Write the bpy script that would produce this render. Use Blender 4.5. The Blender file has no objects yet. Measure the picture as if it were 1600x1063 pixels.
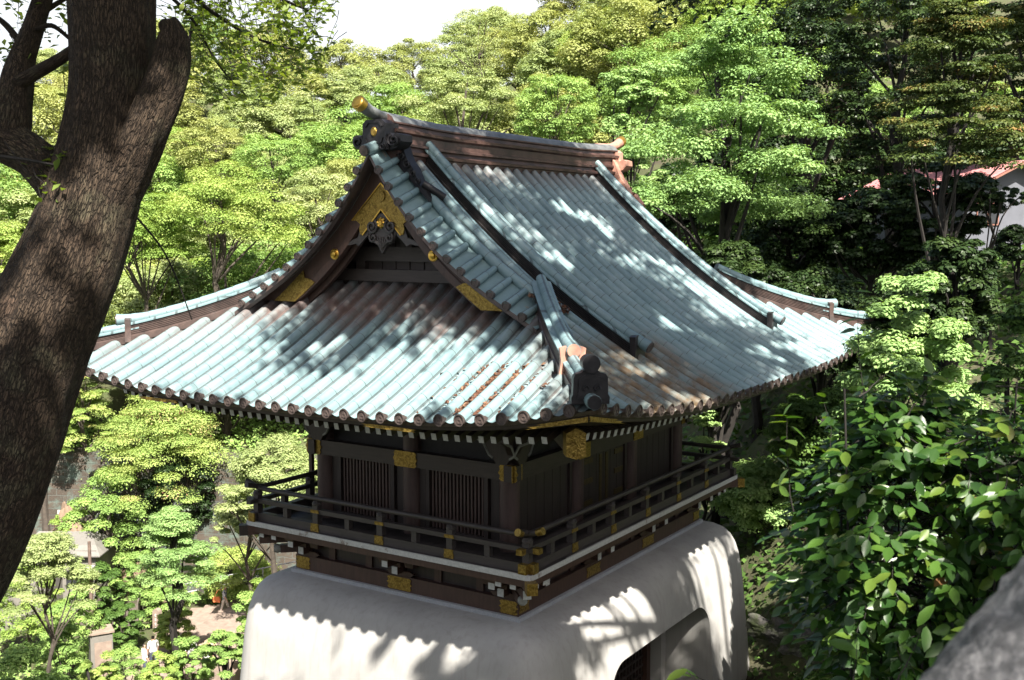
import bpy, bmesh, math, random
import numpy as np
from mathutils import Vector, Matrix, Euler

# ------------------------------------------------------------------ camera, sky, sun, exposure
SC = bpy.context.scene
COL = SC.collection
CAM = np.array([11.566, -17.918, 5.154])
YAW, PITCH, FPX = 0.5742, 0.0975, 1727.4
_c, _s = math.cos(YAW), math.sin(YAW)
FWD = np.array([-_s * math.cos(PITCH), _c * math.cos(PITCH), -math.sin(PITCH)])
RGT = np.array([_c, _s, 0.0])
UPV = np.cross(RGT, FWD)
cam = bpy.data.cameras.new('camera')
cam.sensor_width = 36.0
cam.lens = FPX * 36 / 1600
cam.clip_start, cam.clip_end = 0.1, 2000
cam.dof.use_dof = True
cam.dof.focus_distance = 19.0
cam.dof.aperture_fstop = 7.5
camo = bpy.data.objects.new('camera', cam)
COL.objects.link(camo)
camo.matrix_world = Matrix(((RGT[0], UPV[0], -FWD[0], CAM[0]), (RGT[1], UPV[1], -FWD[1], CAM[1]),
                            (RGT[2], UPV[2], -FWD[2], CAM[2]), (0, 0, 0, 1)))
SC.camera = camo

SUN = Vector((0.62, -0.53, 1.0)).normalized()
elev = math.asin(SUN.z)
world = bpy.data.worlds.new('World')
SC.world = world
world.use_nodes = True
wn = world.node_tree
sky = wn.nodes.new('ShaderNodeTexSky')
sky.sky_type = 'NISHITA'
sky.sun_disc = False
sky.sun_elevation = elev
sky.sun_rotation = math.atan2(SUN.x, SUN.y)
sky.air_density, sky.dust_density, sky.ozone_density = 1.0, 4.0, 1.0
bg = wn.nodes['Background']
# summer haze whitens the sky above the hills
tc = wn.nodes.new('ShaderNodeTexCoord')
sz_ = wn.nodes.new('ShaderNodeSeparateXYZ')
wn.links.new(tc.outputs['Generated'], sz_.inputs[0])
mr = wn.nodes.new('ShaderNodeMapRange')
mr.interpolation_type = 'SMOOTHSTEP'
mr.inputs[1].default_value, mr.inputs[2].default_value = 0.20, 0.34
mr.inputs[3].default_value, mr.inputs[4].default_value = 0.9, 0.0
wn.links.new(sz_.outputs[2], mr.inputs[0])
mh = wn.nodes.new('ShaderNodeMix')
mh.data_type = 'RGBA'
wn.links.new(mr.outputs[0], mh.inputs[0])
wn.links.new(sky.outputs[0], mh.inputs[6])
mh.inputs[7].default_value = (6.6, 6.8, 7.0, 1)
wn.links.new(mh.outputs[2], bg.inputs[0])
bg.inputs[1].default_value = 0.052
sun = bpy.data.lights.new('sun', 'SUN')
sun.energy = 5.0
sun.angle = math.radians(0.55)
sun.color = (1.0, 0.94, 0.84)
suno = bpy.data.objects.new('sun', sun)
suno.rotation_euler = SUN.to_track_quat('Z', 'Y').to_euler()
COL.objects.link(suno)
SC.view_settings.view_transform = 'Standard'
SC.view_settings.look = 'None'
SC.view_settings.exposure = 1.9
SC.view_settings.gamma = 1.0
SC.render.engine = 'CYCLES'
SC.cycles.max_bounces = 8
SC.cycles.transparent_max_bounces = 8
SC.cycles.use_denoising = True


def at(px, py, d):
    """a place on the site, by its bearing from the terrace and its distance"""
    return CAM + (FWD + RGT * ((px - 800) / FPX) + UPV * ((531.5 - py) / FPX)) * d


def site(l, d):
    return np.array([CAM[0] + _c * l - _s * d, CAM[1] + _s * l + _c * d])


# ------------------------------------------------------------------ material helpers
def nodes(name):
    m = bpy.data.materials.new(name)
    m.use_nodes = True
    nt = m.node_tree
    b = nt.nodes['Principled BSDF']
    return m, nt, b


def N(nt, t, **kw):
    n = nt.nodes.new(t)
    for k, v in kw.items():
        if k in n.inputs:
            n.inputs[k].default_value = v
        else:
            setattr(n, k, v)
    return n


def ramp(nt, src, stops, interp='LINEAR'):
    r = nt.nodes.new('ShaderNodeValToRGB')
    r.color_ramp.interpolation = interp
    e = r.color_ramp.elements
    while len(e) < len(stops):
        e.new(0.5)
    for el, (p, c) in zip(e, stops):
        el.position = p
        el.color = (*c, 1) if len(c) == 3 else c
    nt.links.new(src, r.inputs[0])
    return r.outputs[0]


def mixc(nt, fac, a, b, mode='MIX'):
    m = nt.nodes.new('ShaderNodeMix')
    m.data_type = 'RGBA'
    m.blend_type = mode
    for sock, v in ((m.inputs[0], fac), (m.inputs[6], a), (m.inputs[7], b)):
        if isinstance(v, (int, float)):
            sock.default_value = v
        elif isinstance(v, tuple):
            sock.default_value = (*v, 1)
        else:
            nt.links.new(v, sock)
    return m.outputs[2]


def math_(nt, op, a, b=0.0, clamp=False):
    m = nt.nodes.new('ShaderNodeMath')
    m.operation = op
    m.use_clamp = clamp
    for i, v in enumerate((a, b)):
        if isinstance(v, (int, float)):
            m.inputs[i].default_value = v
        else:
            nt.links.new(v, m.inputs[i])
    return m.outputs[0]


def coord(nt, kind='Object', scale=None):
    t = nt.nodes.new('ShaderNodeTexCoord')
    o = t.outputs[kind]
    if scale:
        mp = nt.nodes.new('ShaderNodeMapping')
        mp.inputs['Scale'].default_value = scale
        nt.links.new(o, mp.inputs[0])
        o = mp.outputs[0]
    return o


def noise(nt, vec, scale, detail=4, rough=0.55, dist=0.0):
    n = N(nt, 'ShaderNodeTexNoise', Scale=scale, Detail=detail, Roughness=rough, Distortion=dist)
    if vec is not None:
        nt.links.new(vec, n.inputs['Vector'])
    return n.outputs[0]


def bump(nt, b, h, strength=0.3, dist=0.02):
    n = N(nt, 'ShaderNodeBump', Strength=strength, Distance=dist)
    nt.links.new(h, n.inputs['Height'])
    nt.links.new(n.outputs[0], b.inputs['Normal'])


def simple(name, col, rough=0.6, var=0.25, scale=6.0, metal=0.0, bmp=0.15, stretch=None, spec=0.5):
    m, nt, b = nodes(name)
    v = coord(nt, 'Object', stretch)
    n = noise(nt, v, scale, 6, 0.6)
    lo = tuple(c * (1 - var) for c in col)
    hi = tuple(min(1, c * (1 + var)) for c in col)
    nt.links.new(ramp(nt, n, [(0.3, lo), (0.7, hi)]), b.inputs['Base Color'])
    b.inputs['Roughness'].default_value = rough
    b.inputs['Metallic'].default_value = metal
    b.inputs['Specular IOR Level'].default_value = spec
    if bmp:
        bump(nt, b, noise(nt, v, scale * 4, 5), bmp, 0.01)
    return m


MAT = {}


def patina_mat(name, brown_uv=False):
    """weathered copper tile: verdigris with brown bare copper, roll joints painted darker as shade"""
    m, nt, b = nodes(name)
    obj = coord(nt, 'Object')
    uv = nt.nodes.new('ShaderNodeUVMap')
    sep = nt.nodes.new('ShaderNodeSeparateXYZ')
    nt.links.new(uv.outputs[0], sep.inputs[0])
    u, vv = sep.outputs[0], sep.outputs[1]
    # one tint per sheet of copper
    cmb = nt.nodes.new('ShaderNodeCombineXYZ')
    nt.links.new(math_(nt, 'FLOOR', u), cmb.inputs[0])
    nt.links.new(math_(nt, 'FLOOR', vv), cmb.inputs[1])
    wnz = nt.nodes.new('ShaderNodeTexWhiteNoise')
    wnz.noise_dimensions = '2D'
    nt.links.new(cmb.outputs[0], wnz.inputs['Vector'])
    n1 = noise(nt, obj, 1.3, 5, 0.6)
    n2 = noise(nt, obj, 14.0, 6, 0.65)
    teal = ramp(nt, n1, [(0.28, (0.095, 0.160, 0.178)), (0.52, (0.147, 0.220, 0.236)), (0.75, (0.225, 0.284, 0.294))])
    teal = mixc(nt, math_(nt, 'MULTIPLY', wnz.outputs[0], 0.45), teal, (0.165, 0.245, 0.25))
    teal = mixc(nt, ramp(nt, n2, [(0.62, (0, 0, 0)), (0.82, (0.55, 0.55, 0.55))]), teal, (0.10, 0.085, 0.065))
    # dark copper streaks
    mp = N(nt, 'ShaderNodeMapping')
    nt.links.new(uv.outputs[0], mp.inputs[0])
    mp.inputs['Scale'].default_value = (9.0, 0.35, 1)
    st = noise(nt, mp.outputs[0], 2.0, 4, 0.6)
    teal = mixc(nt, ramp(nt, st, [(0.56, (0, 0, 0)), (0.78, (0.42, 0.42, 0.42))]), teal, (0.115, 0.10, 0.085))
    # seam between sheets
    fr = math_(nt, 'FRACT', vv)
    seam = math_(nt, 'LESS_THAN', fr, 0.03)
    # joint between roll and pan, painted dark to deepen the rolls' shading
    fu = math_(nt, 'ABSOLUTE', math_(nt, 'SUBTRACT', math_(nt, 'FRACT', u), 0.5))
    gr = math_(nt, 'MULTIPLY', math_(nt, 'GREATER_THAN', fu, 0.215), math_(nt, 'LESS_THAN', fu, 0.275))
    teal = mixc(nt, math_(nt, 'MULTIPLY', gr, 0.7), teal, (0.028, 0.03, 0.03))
    colr = mixc(nt, math_(nt, 'MULTIPLY', seam, 0.75), teal, (0.03, 0.035, 0.035))
    colout = colr
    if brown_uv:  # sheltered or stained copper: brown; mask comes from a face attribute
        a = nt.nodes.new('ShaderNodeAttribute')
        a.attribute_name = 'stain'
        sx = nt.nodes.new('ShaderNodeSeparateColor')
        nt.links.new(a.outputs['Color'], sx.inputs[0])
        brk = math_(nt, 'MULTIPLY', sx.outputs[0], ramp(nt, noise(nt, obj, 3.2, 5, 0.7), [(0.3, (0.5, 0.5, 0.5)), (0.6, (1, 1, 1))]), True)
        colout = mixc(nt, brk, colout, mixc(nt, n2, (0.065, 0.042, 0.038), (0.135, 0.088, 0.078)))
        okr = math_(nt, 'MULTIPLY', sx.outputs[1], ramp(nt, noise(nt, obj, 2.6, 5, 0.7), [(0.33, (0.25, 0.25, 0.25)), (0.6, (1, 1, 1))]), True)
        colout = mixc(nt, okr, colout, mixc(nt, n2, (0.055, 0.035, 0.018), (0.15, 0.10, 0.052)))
    nt.links.new(colout, b.inputs['Base Color'])
    b.inputs['Roughness'].default_value = 0.5
    nt.links.new(ramp(nt, n2, [(0.3, (0.36,) * 3), (0.7, (0.62,) * 3)]), b.inputs['Roughness'])
    b.inputs['Specular IOR Level'].default_value = 0.5
    h = math_(nt, 'ADD', math_(nt, 'MULTIPLY', n2, 0.6), math_(nt, 'MULTIPLY', seam, -0.9))
    bump(nt, b, h, 0.28, 0.012)
    return m


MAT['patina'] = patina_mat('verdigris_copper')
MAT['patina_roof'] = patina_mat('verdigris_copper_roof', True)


def dark_copper():
    m, nt, b = nodes('brown_copper')
    v = coord(nt, 'Object')
    n = noise(nt, v, 5, 6, 0.65)
    n2 = noise(nt, v, 1.7, 4, 0.6)
    c = ramp(nt, n, [(0.3, (0.03, 0.021, 0.019)), (0.7, (0.085, 0.056, 0.048))])
    c = mixc(nt, ramp(nt, n2, [(0.55, (0, 0, 0)), (0.75, (0.5, 0.5, 0.5))]), c, (0.065, 0.088, 0.09))
    nt.links.new(c, b.inputs['Base Color'])
    b.inputs['Roughness'].default_value = 0.45
    bump(nt, b, n, 0.2, 0.01)
    return m


MAT['copper'] = dark_copper()
MAT['cap'] = simple('tile_end_copper', (0.066, 0.05, 0.045), 0.45, 0.4, 14, 0.2)
MAT['ridge_side'] = simple('black_ridge_copper', (0.022, 0.019, 0.019), 0.4, 0.4, 9)
MAT['ridge_red'] = simple('red_brown_copper', (0.075, 0.042, 0.036), 0.38, 0.6, 3.5, 0.15)
MAT['aged'] = simple('aged_ridge_copper', (0.10, 0.105, 0.105), 0.42, 0.55, 4, 0.1)
MAT['pink'] = simple('bare_copper', (0.36, 0.19, 0.14), 0.5, 0.3, 8)
MAT['oni'] = simple('black_copper', (0.016, 0.015, 0.017), 0.42, 0.5, 7, 0.0, 0.3, None, 0.3)


def wood(name, col, var=0.35, axis=(1, 1, 0.12), rough=0.55):
    m, nt, b = nodes(name)
    v = coord(nt, 'Object', axis)
    n = noise(nt, v, 22, 6, 0.65, 0.4)
    n2 = noise(nt, coord(nt, 'Object'), 2.2, 4, 0.6)
    c = ramp(nt, n, [(0.25, tuple(x * (1 - var) for x in col)), (0.75, tuple(x * (1 + var) for x in col))])
    c = mixc(nt, ramp(nt, n2, [(0.5, (0, 0, 0)), (0.8, (0.5, 0.5, 0.5))]), c, tuple(x * 0.55 for x in col))
    nt.links.new(c, b.inputs['Base Color'])
    b.inputs['Roughness'].default_value = rough
    bump(nt, b, n, 0.25, 0.006)
    return m


MAT['wood'] = wood('dark_timber', (0.03, 0.0195, 0.0165))
MAT['wood_col'] = wood('column_timber', (0.066, 0.039, 0.032))
MAT['wood_x'] = wood('dark_timber_along', (0.038, 0.026, 0.022), axis=(0.12, 0.12, 1))
MAT['wood_red'] = wood('red_brown_timber', (0.058, 0.029, 0.021))
MAT['wood_grey'] = wood('weathered_rail_timber', (0.048, 0.039, 0.036), axis=(0.12, 0.12, 1))
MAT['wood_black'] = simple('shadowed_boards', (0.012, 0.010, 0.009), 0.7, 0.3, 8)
MAT['wood_edge'] = simple('weathered_edge', (0.20, 0.20, 0.18), 0.7, 0.35, 9)


def white_paint():
    m, nt, b = nodes('flaking_white_paint')
    v = coord(nt, 'Object')
    n = noise(nt, v, 3.5, 6, 0.7)
    n2 = noise(nt, v, 30, 3, 0.6)
    c = mixc(nt, ramp(nt, n, [(0.61, (0, 0, 0)), (0.68, (1, 1, 1))]), ramp(nt, n2, [(0.3, (0.38, 0.38, 0.37)), (0.7, (0.52, 0.52, 0.5))]), (0.2, 0.16, 0.14))
    nt.links.new(c, b.inputs['Base Color'])
    b.inputs['Roughness'].default_value = 0.6
    return m


MAT['white'] = white_paint()


def gold_mat():
    m, nt, b = nodes('chased_gold')
    v = coord(nt, 'Object')
    w = N(nt, 'ShaderNodeTexVoronoi', Scale=34.0)
    w.feature = 'SMOOTH_F1'
    nz = N(nt, 'ShaderNodeTexNoise', Scale=9.0, Detail=3)
    nt.links.new(v, nz.inputs['Vector'])
    nt.links.new(mixc(nt, 0.18, v, nz.outputs[1]), w.inputs['Vector'])
    nt.links.new(ramp(nt, w.outputs[0], [(0.15, (0.36, 0.245, 0.06)), (0.5, (0.24, 0.155, 0.033)), (0.8, (0.11, 0.065, 0.015))]), b.inputs['Base Color'])
    b.inputs['Metallic'].default_value = 0.75
    b.inputs['Roughness'].default_value = 0.42
    bump(nt, b, w.outputs[0], 0.7, -0.012)
    return m


MAT['gold'] = gold_mat()
MAT['gold_dim'] = simple('shaded_gold', (0.07, 0.05, 0.016), 0.5, 0.4, 14, 0.4)  # gold darkened in colour for the shade on the long side's door
MAT['gold_plain'] = simple('plain_gold', (0.55, 0.34, 0.065), 0.32, 0.2, 12, 0.9, 0.05)


def plaster_mat():
    m, nt, b = nodes('white_plaster')
    v = coord(nt, 'Object')
    n = noise(nt, v, 1.1, 6, 0.6)
    st = noise(nt, coord(nt, 'Object', (3.0, 3.0, 0.25)), 3, 5, 0.65)
    c = ramp(nt, n, [(0.3, (0.31, 0.305, 0.295)), (0.7, (0.40, 0.392, 0.378))])
    c = mixc(nt, ramp(nt, st, [(0.5, (0, 0, 0)), (0.8, (0.5, 0.5, 0.5))]), c, (0.225, 0.21, 0.19))
    # hairline cracks
    vo = N(nt, 'ShaderNodeTexVoronoi', Scale=0.55)
    vo.feature = 'DISTANCE_TO_EDGE'
    nz = N(nt, 'ShaderNodeTexNoise', Scale=2.5, Detail=6)
    nt.links.new(v, nz.inputs['Vector'])
    nt.links.new(mixc(nt, 0.25, v, nz.outputs[1]), vo.inputs['Vector'])
    crack = ramp(nt, vo.outputs['Distance'], [(0.0, (0.4, 0.4, 0.4)), (0.0035, (0, 0, 0))])
    msk = ramp(nt, noise(nt, v, 0.8, 2), [(0.58, (0, 0, 0)), (0.64, (1, 1, 1))])
    c = mixc(nt, math_(nt, 'MULTIPLY', crack, msk), c, (0.25, 0.24, 0.22))
    nt.links.new(c, b.inputs['Base Color'])
    b.inputs['Roughness'].default_value = 0.75
    b.inputs['Specular IOR Level'].default_value = 0.25
    bump(nt, b, noise(nt, v, 7, 6, 0.6), 0.12, 0.03)
    return m


MAT['plaster'] = plaster_mat()


def granite_mat(name, a, bb, c, scale=1.0, moss=0.0):
    m, nt, b = nodes(name)
    v = coord(nt, 'Object')
    n = noise(nt, v, 60 * scale, 5, 0.7)
    n2 = noise(nt, v, 9 * scale, 5, 0.6)
    cc = ramp(nt, n, [(0.38, a), (0.5, bb), (0.62, c)])
    cc = mixc(nt, 0.4, cc, ramp(nt, n2, [(0.3, a), (0.7, c)]))
    if moss:
        mk = ramp(nt, noise(nt, v, 3.1, 5), [(0.45, (0, 0, 0)), (0.6, (moss,) * 3)])
        cc = mixc(nt, mk, cc, (0.05, 0.07, 0.02))
    nt.links.new(cc, b.inputs['Base Color'])
    b.inputs['Roughness'].default_value = 0.85
    bump(nt, b, math_(nt, 'ADD', n, n2), 0.6, 0.012)
    return m


MAT['granite'] = granite_mat('rough_granite', (0.022, 0.022, 0.025), (0.085, 0.084, 0.09), (0.26, 0.255, 0.26), 0.9)
MAT['plinth'] = granite_mat('pale_granite', (0.25, 0.26, 0.28), (0.33, 0.34, 0.36), (0.42, 0.43, 0.44))
MAT['moss_stone'] = granite_mat('mossy_stone', (0.04, 0.04, 0.035), (0.08, 0.078, 0.07), (0.13, 0.12, 0.11), 0.3, 0.9)


def leaf_mat(name, stops, rough=0.62, trans=0.32, tint=(1.2, 1.15, 0.6), spec=0.18, objvar=0.35):
    m, nt, b = nodes(name)
    a = nt.nodes.new('ShaderNodeAttribute')
    a.attribute_name = 'rnd'
    oi = nt.nodes.new('ShaderNodeObjectInfo')
    f = math_(nt, 'ADD', math_(nt, 'MULTIPLY', a.outputs['Fac'], 1 - objvar), math_(nt, 'MULTIPLY', oi.outputs['Random'], objvar))
    c = ramp(nt, f, stops)
    nt.links.new(c, b.inputs['Base Color'])
    b.inputs['Roughness'].default_value = rough
    b.inputs['Specular IOR Level'].default_value = spec
    t = nt.nodes.new('ShaderNodeBsdfTranslucent')
    nt.links.new(mixc(nt, 1.0, c, tint, 'MULTIPLY'), t.inputs[0])
    mx = nt.nodes.new('ShaderNodeMixShader')
    mx.inputs[0].default_value = trans
    nt.links.new(b.outputs[0], mx.inputs[1])
    nt.links.new(t.outputs[0], mx.inputs[2])
    nt.links.new(mx.outputs[0], nt.nodes['Material Output'].inputs[0])
    return m


MAT['lf_maple'] = leaf_mat('maple_leaf', [(0.0, (0.117, 0.213, 0.037)), (0.45, (0.227, 0.328, 0.075)), (0.85, (0.358, 0.420, 0.125)), (1.0, (0.455, 0.368, 0.163))])
MAT['lf_yellow'] = leaf_mat('yellow_maple_leaf', [(0.0, (0.173, 0.277, 0.072)), (0.5, (0.300, 0.396, 0.115)), (0.86, (0.381, 0.449, 0.144)), (0.93, (0.393, 0.211, 0.144)), (1.0, (0.370, 0.145, 0.144))], objvar=0.0)
MAT['lf_pale'] = leaf_mat('pale_leaf', [(0.0, (0.168, 0.235, 0.083)), (0.5, (0.276, 0.342, 0.138)), (1.0, (0.396, 0.431, 0.209))])
MAT['lf_olive'] = leaf_mat('olive_leaf', [(0.0, (0.190, 0.241, 0.075)), (0.5, (0.286, 0.322, 0.109)), (1.0, (0.370, 0.368, 0.149))])
MAT['lf_green'] = leaf_mat('mid_green_leaf', [(0.0, (0.111, 0.197, 0.050)), (0.5, (0.202, 0.320, 0.089)), (1.0, (0.322, 0.446, 0.126))])
MAT['lf_ginkgo'] = leaf_mat('ginkgo_leaf', [(0.0, (0.141, 0.255, 0.083)), (0.5, (0.236, 0.368, 0.130)), (1.0, (0.345, 0.469, 0.186))], trans=0.3)
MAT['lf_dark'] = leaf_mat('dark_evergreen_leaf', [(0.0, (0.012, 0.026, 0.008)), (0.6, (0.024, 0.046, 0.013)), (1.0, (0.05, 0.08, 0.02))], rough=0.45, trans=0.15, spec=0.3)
MAT['lf_bronze'] = leaf_mat('bronze_tipped_leaf', [(0.0, (0.03, 0.055, 0.018)), (0.55, (0.075, 0.105, 0.03)), (0.82, (0.15, 0.15, 0.045)), (1.0, (0.27, 0.15, 0.06))], rough=0.45, trans=0.25, objvar=0.0)
MAT['lf_shrub'] = leaf_mat('glossy_shrub_leaf', [(0.0, (0.016, 0.044, 0.011)), (0.45, (0.029, 0.073, 0.013)), (0.8, (0.054, 0.111, 0.017)), (0.97, (0.101, 0.145, 0.023)), (1.0, (0.145, 0.076, 0.034))], rough=0.36, trans=0.3, tint=(1.7, 1.9, 0.5), spec=0.42, objvar=0.0)
MAT['lf_cover'] = leaf_mat('ground_cover_leaf', [(0.0, (0.04, 0.08, 0.02)), (0.6, (0.075, 0.14, 0.032)), (1.0, (0.12, 0.2, 0.045))], rough=0.45, trans=0.25)
MAT['lf_camphor'] = leaf_mat('camphor_leaf', [(0.0, (0.065, 0.111, 0.024)), (0.5, (0.124, 0.182, 0.042)), (1.0, (0.221, 0.260, 0.060))], rough=0.35, trans=0.35, tint=(1.5, 1.6, 0.5))
MAT['litter'] = leaf_mat('fallen_leaf', [(0.0, (0.06, 0.028, 0.018)), (0.6, (0.115, 0.055, 0.032)), (1.0, (0.2, 0.12, 0.075))], trans=0.1, tint=(1, 1, 1), objvar=0.0)


def bark_mat(name, dark, mid, light, su=8.0, sv=2.6, depth=0.03, lichen=0.5):
    m, nt, b = nodes(name)
    uv = nt.nodes.new('ShaderNodeUVMap')
    mp = N(nt, 'ShaderNodeMapping')
    mp.inputs['Scale'].default_value = (su, sv, 1)
    nt.links.new(uv.outputs[0], mp.inputs[0])
    nz = N(nt, 'ShaderNodeTexNoise', Scale=1.4, Detail=5)
    nt.links.new(mp.outputs[0], nz.inputs['Vector'])
    vec = mixc(nt, 0.22, mp.outputs[0], nz.outputs[1])
    vo = N(nt, 'ShaderNodeTexVoronoi', Scale=3.4)
    vo.feature = 'DISTANCE_TO_EDGE'
    nt.links.new(vec, vo.inputs['Vector'])
    vo2 = N(nt, 'ShaderNodeTexVoronoi', Scale=8.0)
    vo2.feature = 'DISTANCE_TO_EDGE'
    nt.links.new(vec, vo2.inputs['Vector'])
    crack = ramp(nt, vo.outputs['Distance'], [(0.0, (0.3,) * 3), (0.10, (1, 1, 1))])
    crack2 = ramp(nt, vo2.outputs['Distance'], [(0.0, (0.35,) * 3), (0.12, (1, 1, 1))])
    obj = coord(nt, 'Object')
    n = noise(nt, obj, 18, 6, 0.7)
    n3 = noise(nt, obj, 2.1, 5, 0.65)
    c = ramp(nt, n, [(0.3, mid), (0.72, light)])
    c = mixc(nt, ramp(nt, n3, [(0.52, (0, 0, 0)), (0.66, (lichen,) * 3)]), c, (0.155, 0.165, 0.10))
    c = mixc(nt, ramp(nt, noise(nt, obj, 3.3, 4), [(0.6, (0, 0, 0)), (0.72, (0.6,) * 3)]), c, (0.12, 0.078, 0.055))
    cr = math_(nt, 'MULTIPLY', crack, crack2)
    c = mixc(nt, cr, dark, c)
    nt.links.new(c, b.inputs['Base Color'])
    b.inputs['Roughness'].default_value = 0.9
    b.inputs['Specular IOR Level'].default_value = 0.2
    h = math_(nt, 'ADD', cr, math_(nt, 'MULTIPLY', n, 0.5))
    bump(nt, b, h, 1.0, depth)
    return m


MAT['bark'] = bark_mat('plated_bark', (0.018, 0.013, 0.010), (0.030, 0.021, 0.0145), (0.085, 0.060, 0.041), 9.0, 3.0, 0.022, 0.35)
MAT['bark_far'] = simple('grey_brown_bark', (0.055, 0.044, 0.035), 0.9, 0.4, 5)
MAT['bark_dark'] = simple('dark_bark', (0.016, 0.013, 0.011), 0.9, 0.4, 5)


def ground_mat():
    m, nt, b = nodes('forest_floor')
    v = coord(nt, 'Object')
    n = noise(nt, v, 0.9, 6, 0.65)
    n2 = noise(nt, v, 12, 5, 0.7)
    c = ramp(nt, n, [(0.35, (0.035, 0.03, 0.018)), (0.5, (0.05, 0.06, 0.02)), (0.68, (0.045, 0.075, 0.02))])
    c = mixc(nt, ramp(nt, n2, [(0.45, (0, 0, 0)), (0.75, (0.6,) * 3)]), c, (0.09, 0.065, 0.04))
    nt.links.new(c, b.inputs['Base Color'])
    b.inputs['Roughness'].default_value = 0.95
    bump(nt, b, n2, 0.7, 0.05)
    return m


MAT['ground'] = ground_mat()


def paving_mat(name, col, sx, sy, mortar=(0.12, 0.11, 0.1), kind='Object', var=0.2):
    m, nt, b = nodes(name)
    v = coord(nt, kind)
    br = N(nt, 'ShaderNodeTexBrick', Scale=1.0)
    br.inputs['Brick Width'].default_value = sx
    br.inputs['Row Height'].default_value = sy
    br.inputs['Mortar Size'].default_value = 0.012
    br.inputs['Color1'].default_value = (*[c * (1 - var) for c in col], 1)
    br.inputs['Color2'].default_value = (*[c * (1 + var) for c in col], 1)
    br.inputs['Mortar'].default_value = (*mortar, 1)
    nt.links.new(v, br.inputs['Vector'])
    n = noise(nt, v, 5, 6, 0.7)
    c = mixc(nt, ramp(nt, n, [(0.4, (0, 0, 0)), (0.8, (0.5,) * 3)]), br.outputs[0], tuple(c * 0.5 for c in col))
    nt.links.new(c, b.inputs['Base Color'])
    b.inputs['Roughness'].default_value = 0.85
    bump(nt, b, math_(nt, 'ADD', math_(nt, 'MULTIPLY', br.outputs['Fac'], -0.8), math_(nt, 'MULTIPLY', n, 0.3)), 0.5, 0.01)
    return m


MAT['paving'] = paving_mat('grey_paving', (0.30, 0.30, 0.295), 0.95, 0.5)
MAT['steps'] = simple('pinkish_stone', (0.21, 0.16, 0.13), 0.85, 0.25, 3)


def cliff_mat():
    m, nt, b = nodes('weathered_block_wall')
    v = coord(nt, 'UV')
    br = N(nt, 'ShaderNodeTexBrick', Scale=1.0)
    br.inputs['Brick Width'].default_value = 0.9
    br.inputs['Row Height'].default_value = 0.35
    br.inputs['Mortar Size'].default_value = 0.02
    br.inputs['Color1'].default_value = (0.04, 0.032, 0.025, 1)
    br.inputs['Color2'].default_value = (0.065, 0.05, 0.038, 1)
    br.inputs['Mortar'].default_value = (0.075, 0.078, 0.07, 1)
    nt.links.new(v, br.inputs['Vector'])
    n = noise(nt, v, 1.0, 6, 0.75)
    n2 = noise(nt, v, 3.0, 6, 0.75)
    c = mixc(nt, ramp(nt, n, [(0.48, (0, 0, 0)), (0.62, (0.85,) * 3)]), br.outputs[0], (0.085, 0.12, 0.105))
    c = mixc(nt, ramp(nt, n2, [(0.52, (0, 0, 0)), (0.7, (0.7,) * 3)]), c, (0.06, 0.042, 0.03))
    nt.links.new(c, b.inputs['Base Color'])
    b.inputs['Roughness'].default_value = 0.9
    bump(nt, b, math_(nt, 'ADD', math_(nt, 'MULTIPLY', br.outputs['Fac'], -0.6), n2), 0.8, 0.06)
    return m


MAT['cliff'] = cliff_mat()
MAT['ochre'] = simple('ochre_rock', (0.16, 0.11, 0.075), 0.9, 0.35, 1.2, bmp=0.5)
MAT['shed_roof'] = paving_mat('grey_sheet_roof', (0.15, 0.142, 0.13), 1.6, 0.9, (0.16, 0.15, 0.14))
MAT['shed_wall'] = simple('pale_wall', (0.15, 0.14, 0.125), 0.8, 0.2, 2)
MAT['boards'] = wood('weathered_boards', (0.12, 0.10, 0.088), axis=(0.1, 0.1, 1))
MAT['rust'] = simple('rusty_steel', (0.11, 0.075, 0.06), 0.8, 0.4, 6)
MAT['grey_metal'] = simple('grey_metal', (0.32, 0.32, 0.32), 0.5, 0.2, 6)
MAT['lamp_glass'] = simple('lamp_glass', (0.5, 0.55, 0.45), 0.3, 0.1, 4)
MAT['pink_roof'] = paving_mat('faded_red_roof', (0.42, 0.17, 0.17), 0.4, 0.25, (0.2, 0.08, 0.08))
MAT['house_wall'] = simple('grey_house_wall', (0.10, 0.105, 0.125), 0.8, 0.12, 2)
MAT['house_trim'] = simple('brown_trim', (0.22, 0.10, 0.075), 0.6, 0.2, 4)
MAT['window'] = simple('dark_glass', (0.03, 0.032, 0.038), 0.08, 0.2, 3, bmp=0)
MAT['skin'] = simple('skin', (0.45, 0.27, 0.19), 0.55, 0.08, 8, bmp=0)
MAT['hair'] = simple('dark_hair', (0.03, 0.025, 0.022), 0.5, 0.3, 30)
MAT['greyhair'] = simple('grey_hair', (0.3, 0.29, 0.28), 0.5, 0.3, 30)
MAT['shirt_white'] = simple('white_cloth', (0.78, 0.77, 0.76), 0.8, 0.06, 6)
MAT['trousers'] = simple('pale_trousers', (0.62, 0.56, 0.5), 0.8, 0.1, 6)
MAT['orange'] = simple('orange_leather', (0.62, 0.17, 0.06), 0.5, 0.15, 6)
MAT['straw'] = simple('straw', (0.68, 0.5, 0.34), 0.8, 0.2, 30)
MAT['shoe'] = simple('dark_shoe', (0.05, 0.045, 0.04), 0.5, 0.2, 6)
MAT['dark_cloth'] = simple('navy_cloth', (0.05, 0.06, 0.09), 0.8, 0.2, 6)


def patterned():
    m, nt, b = nodes('patterned_shirt')
    n = noise(nt, coord(nt, 'Object'), 14, 3, 0.6)
    nt.links.new(ramp(nt, n, [(0.46, (0.05, 0.06, 0.10)), (0.54, (0.6, 0.6, 0.62))]), b.inputs['Base Color'])
    b.inputs['Roughness'].default_value = 0.8
    return m


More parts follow.
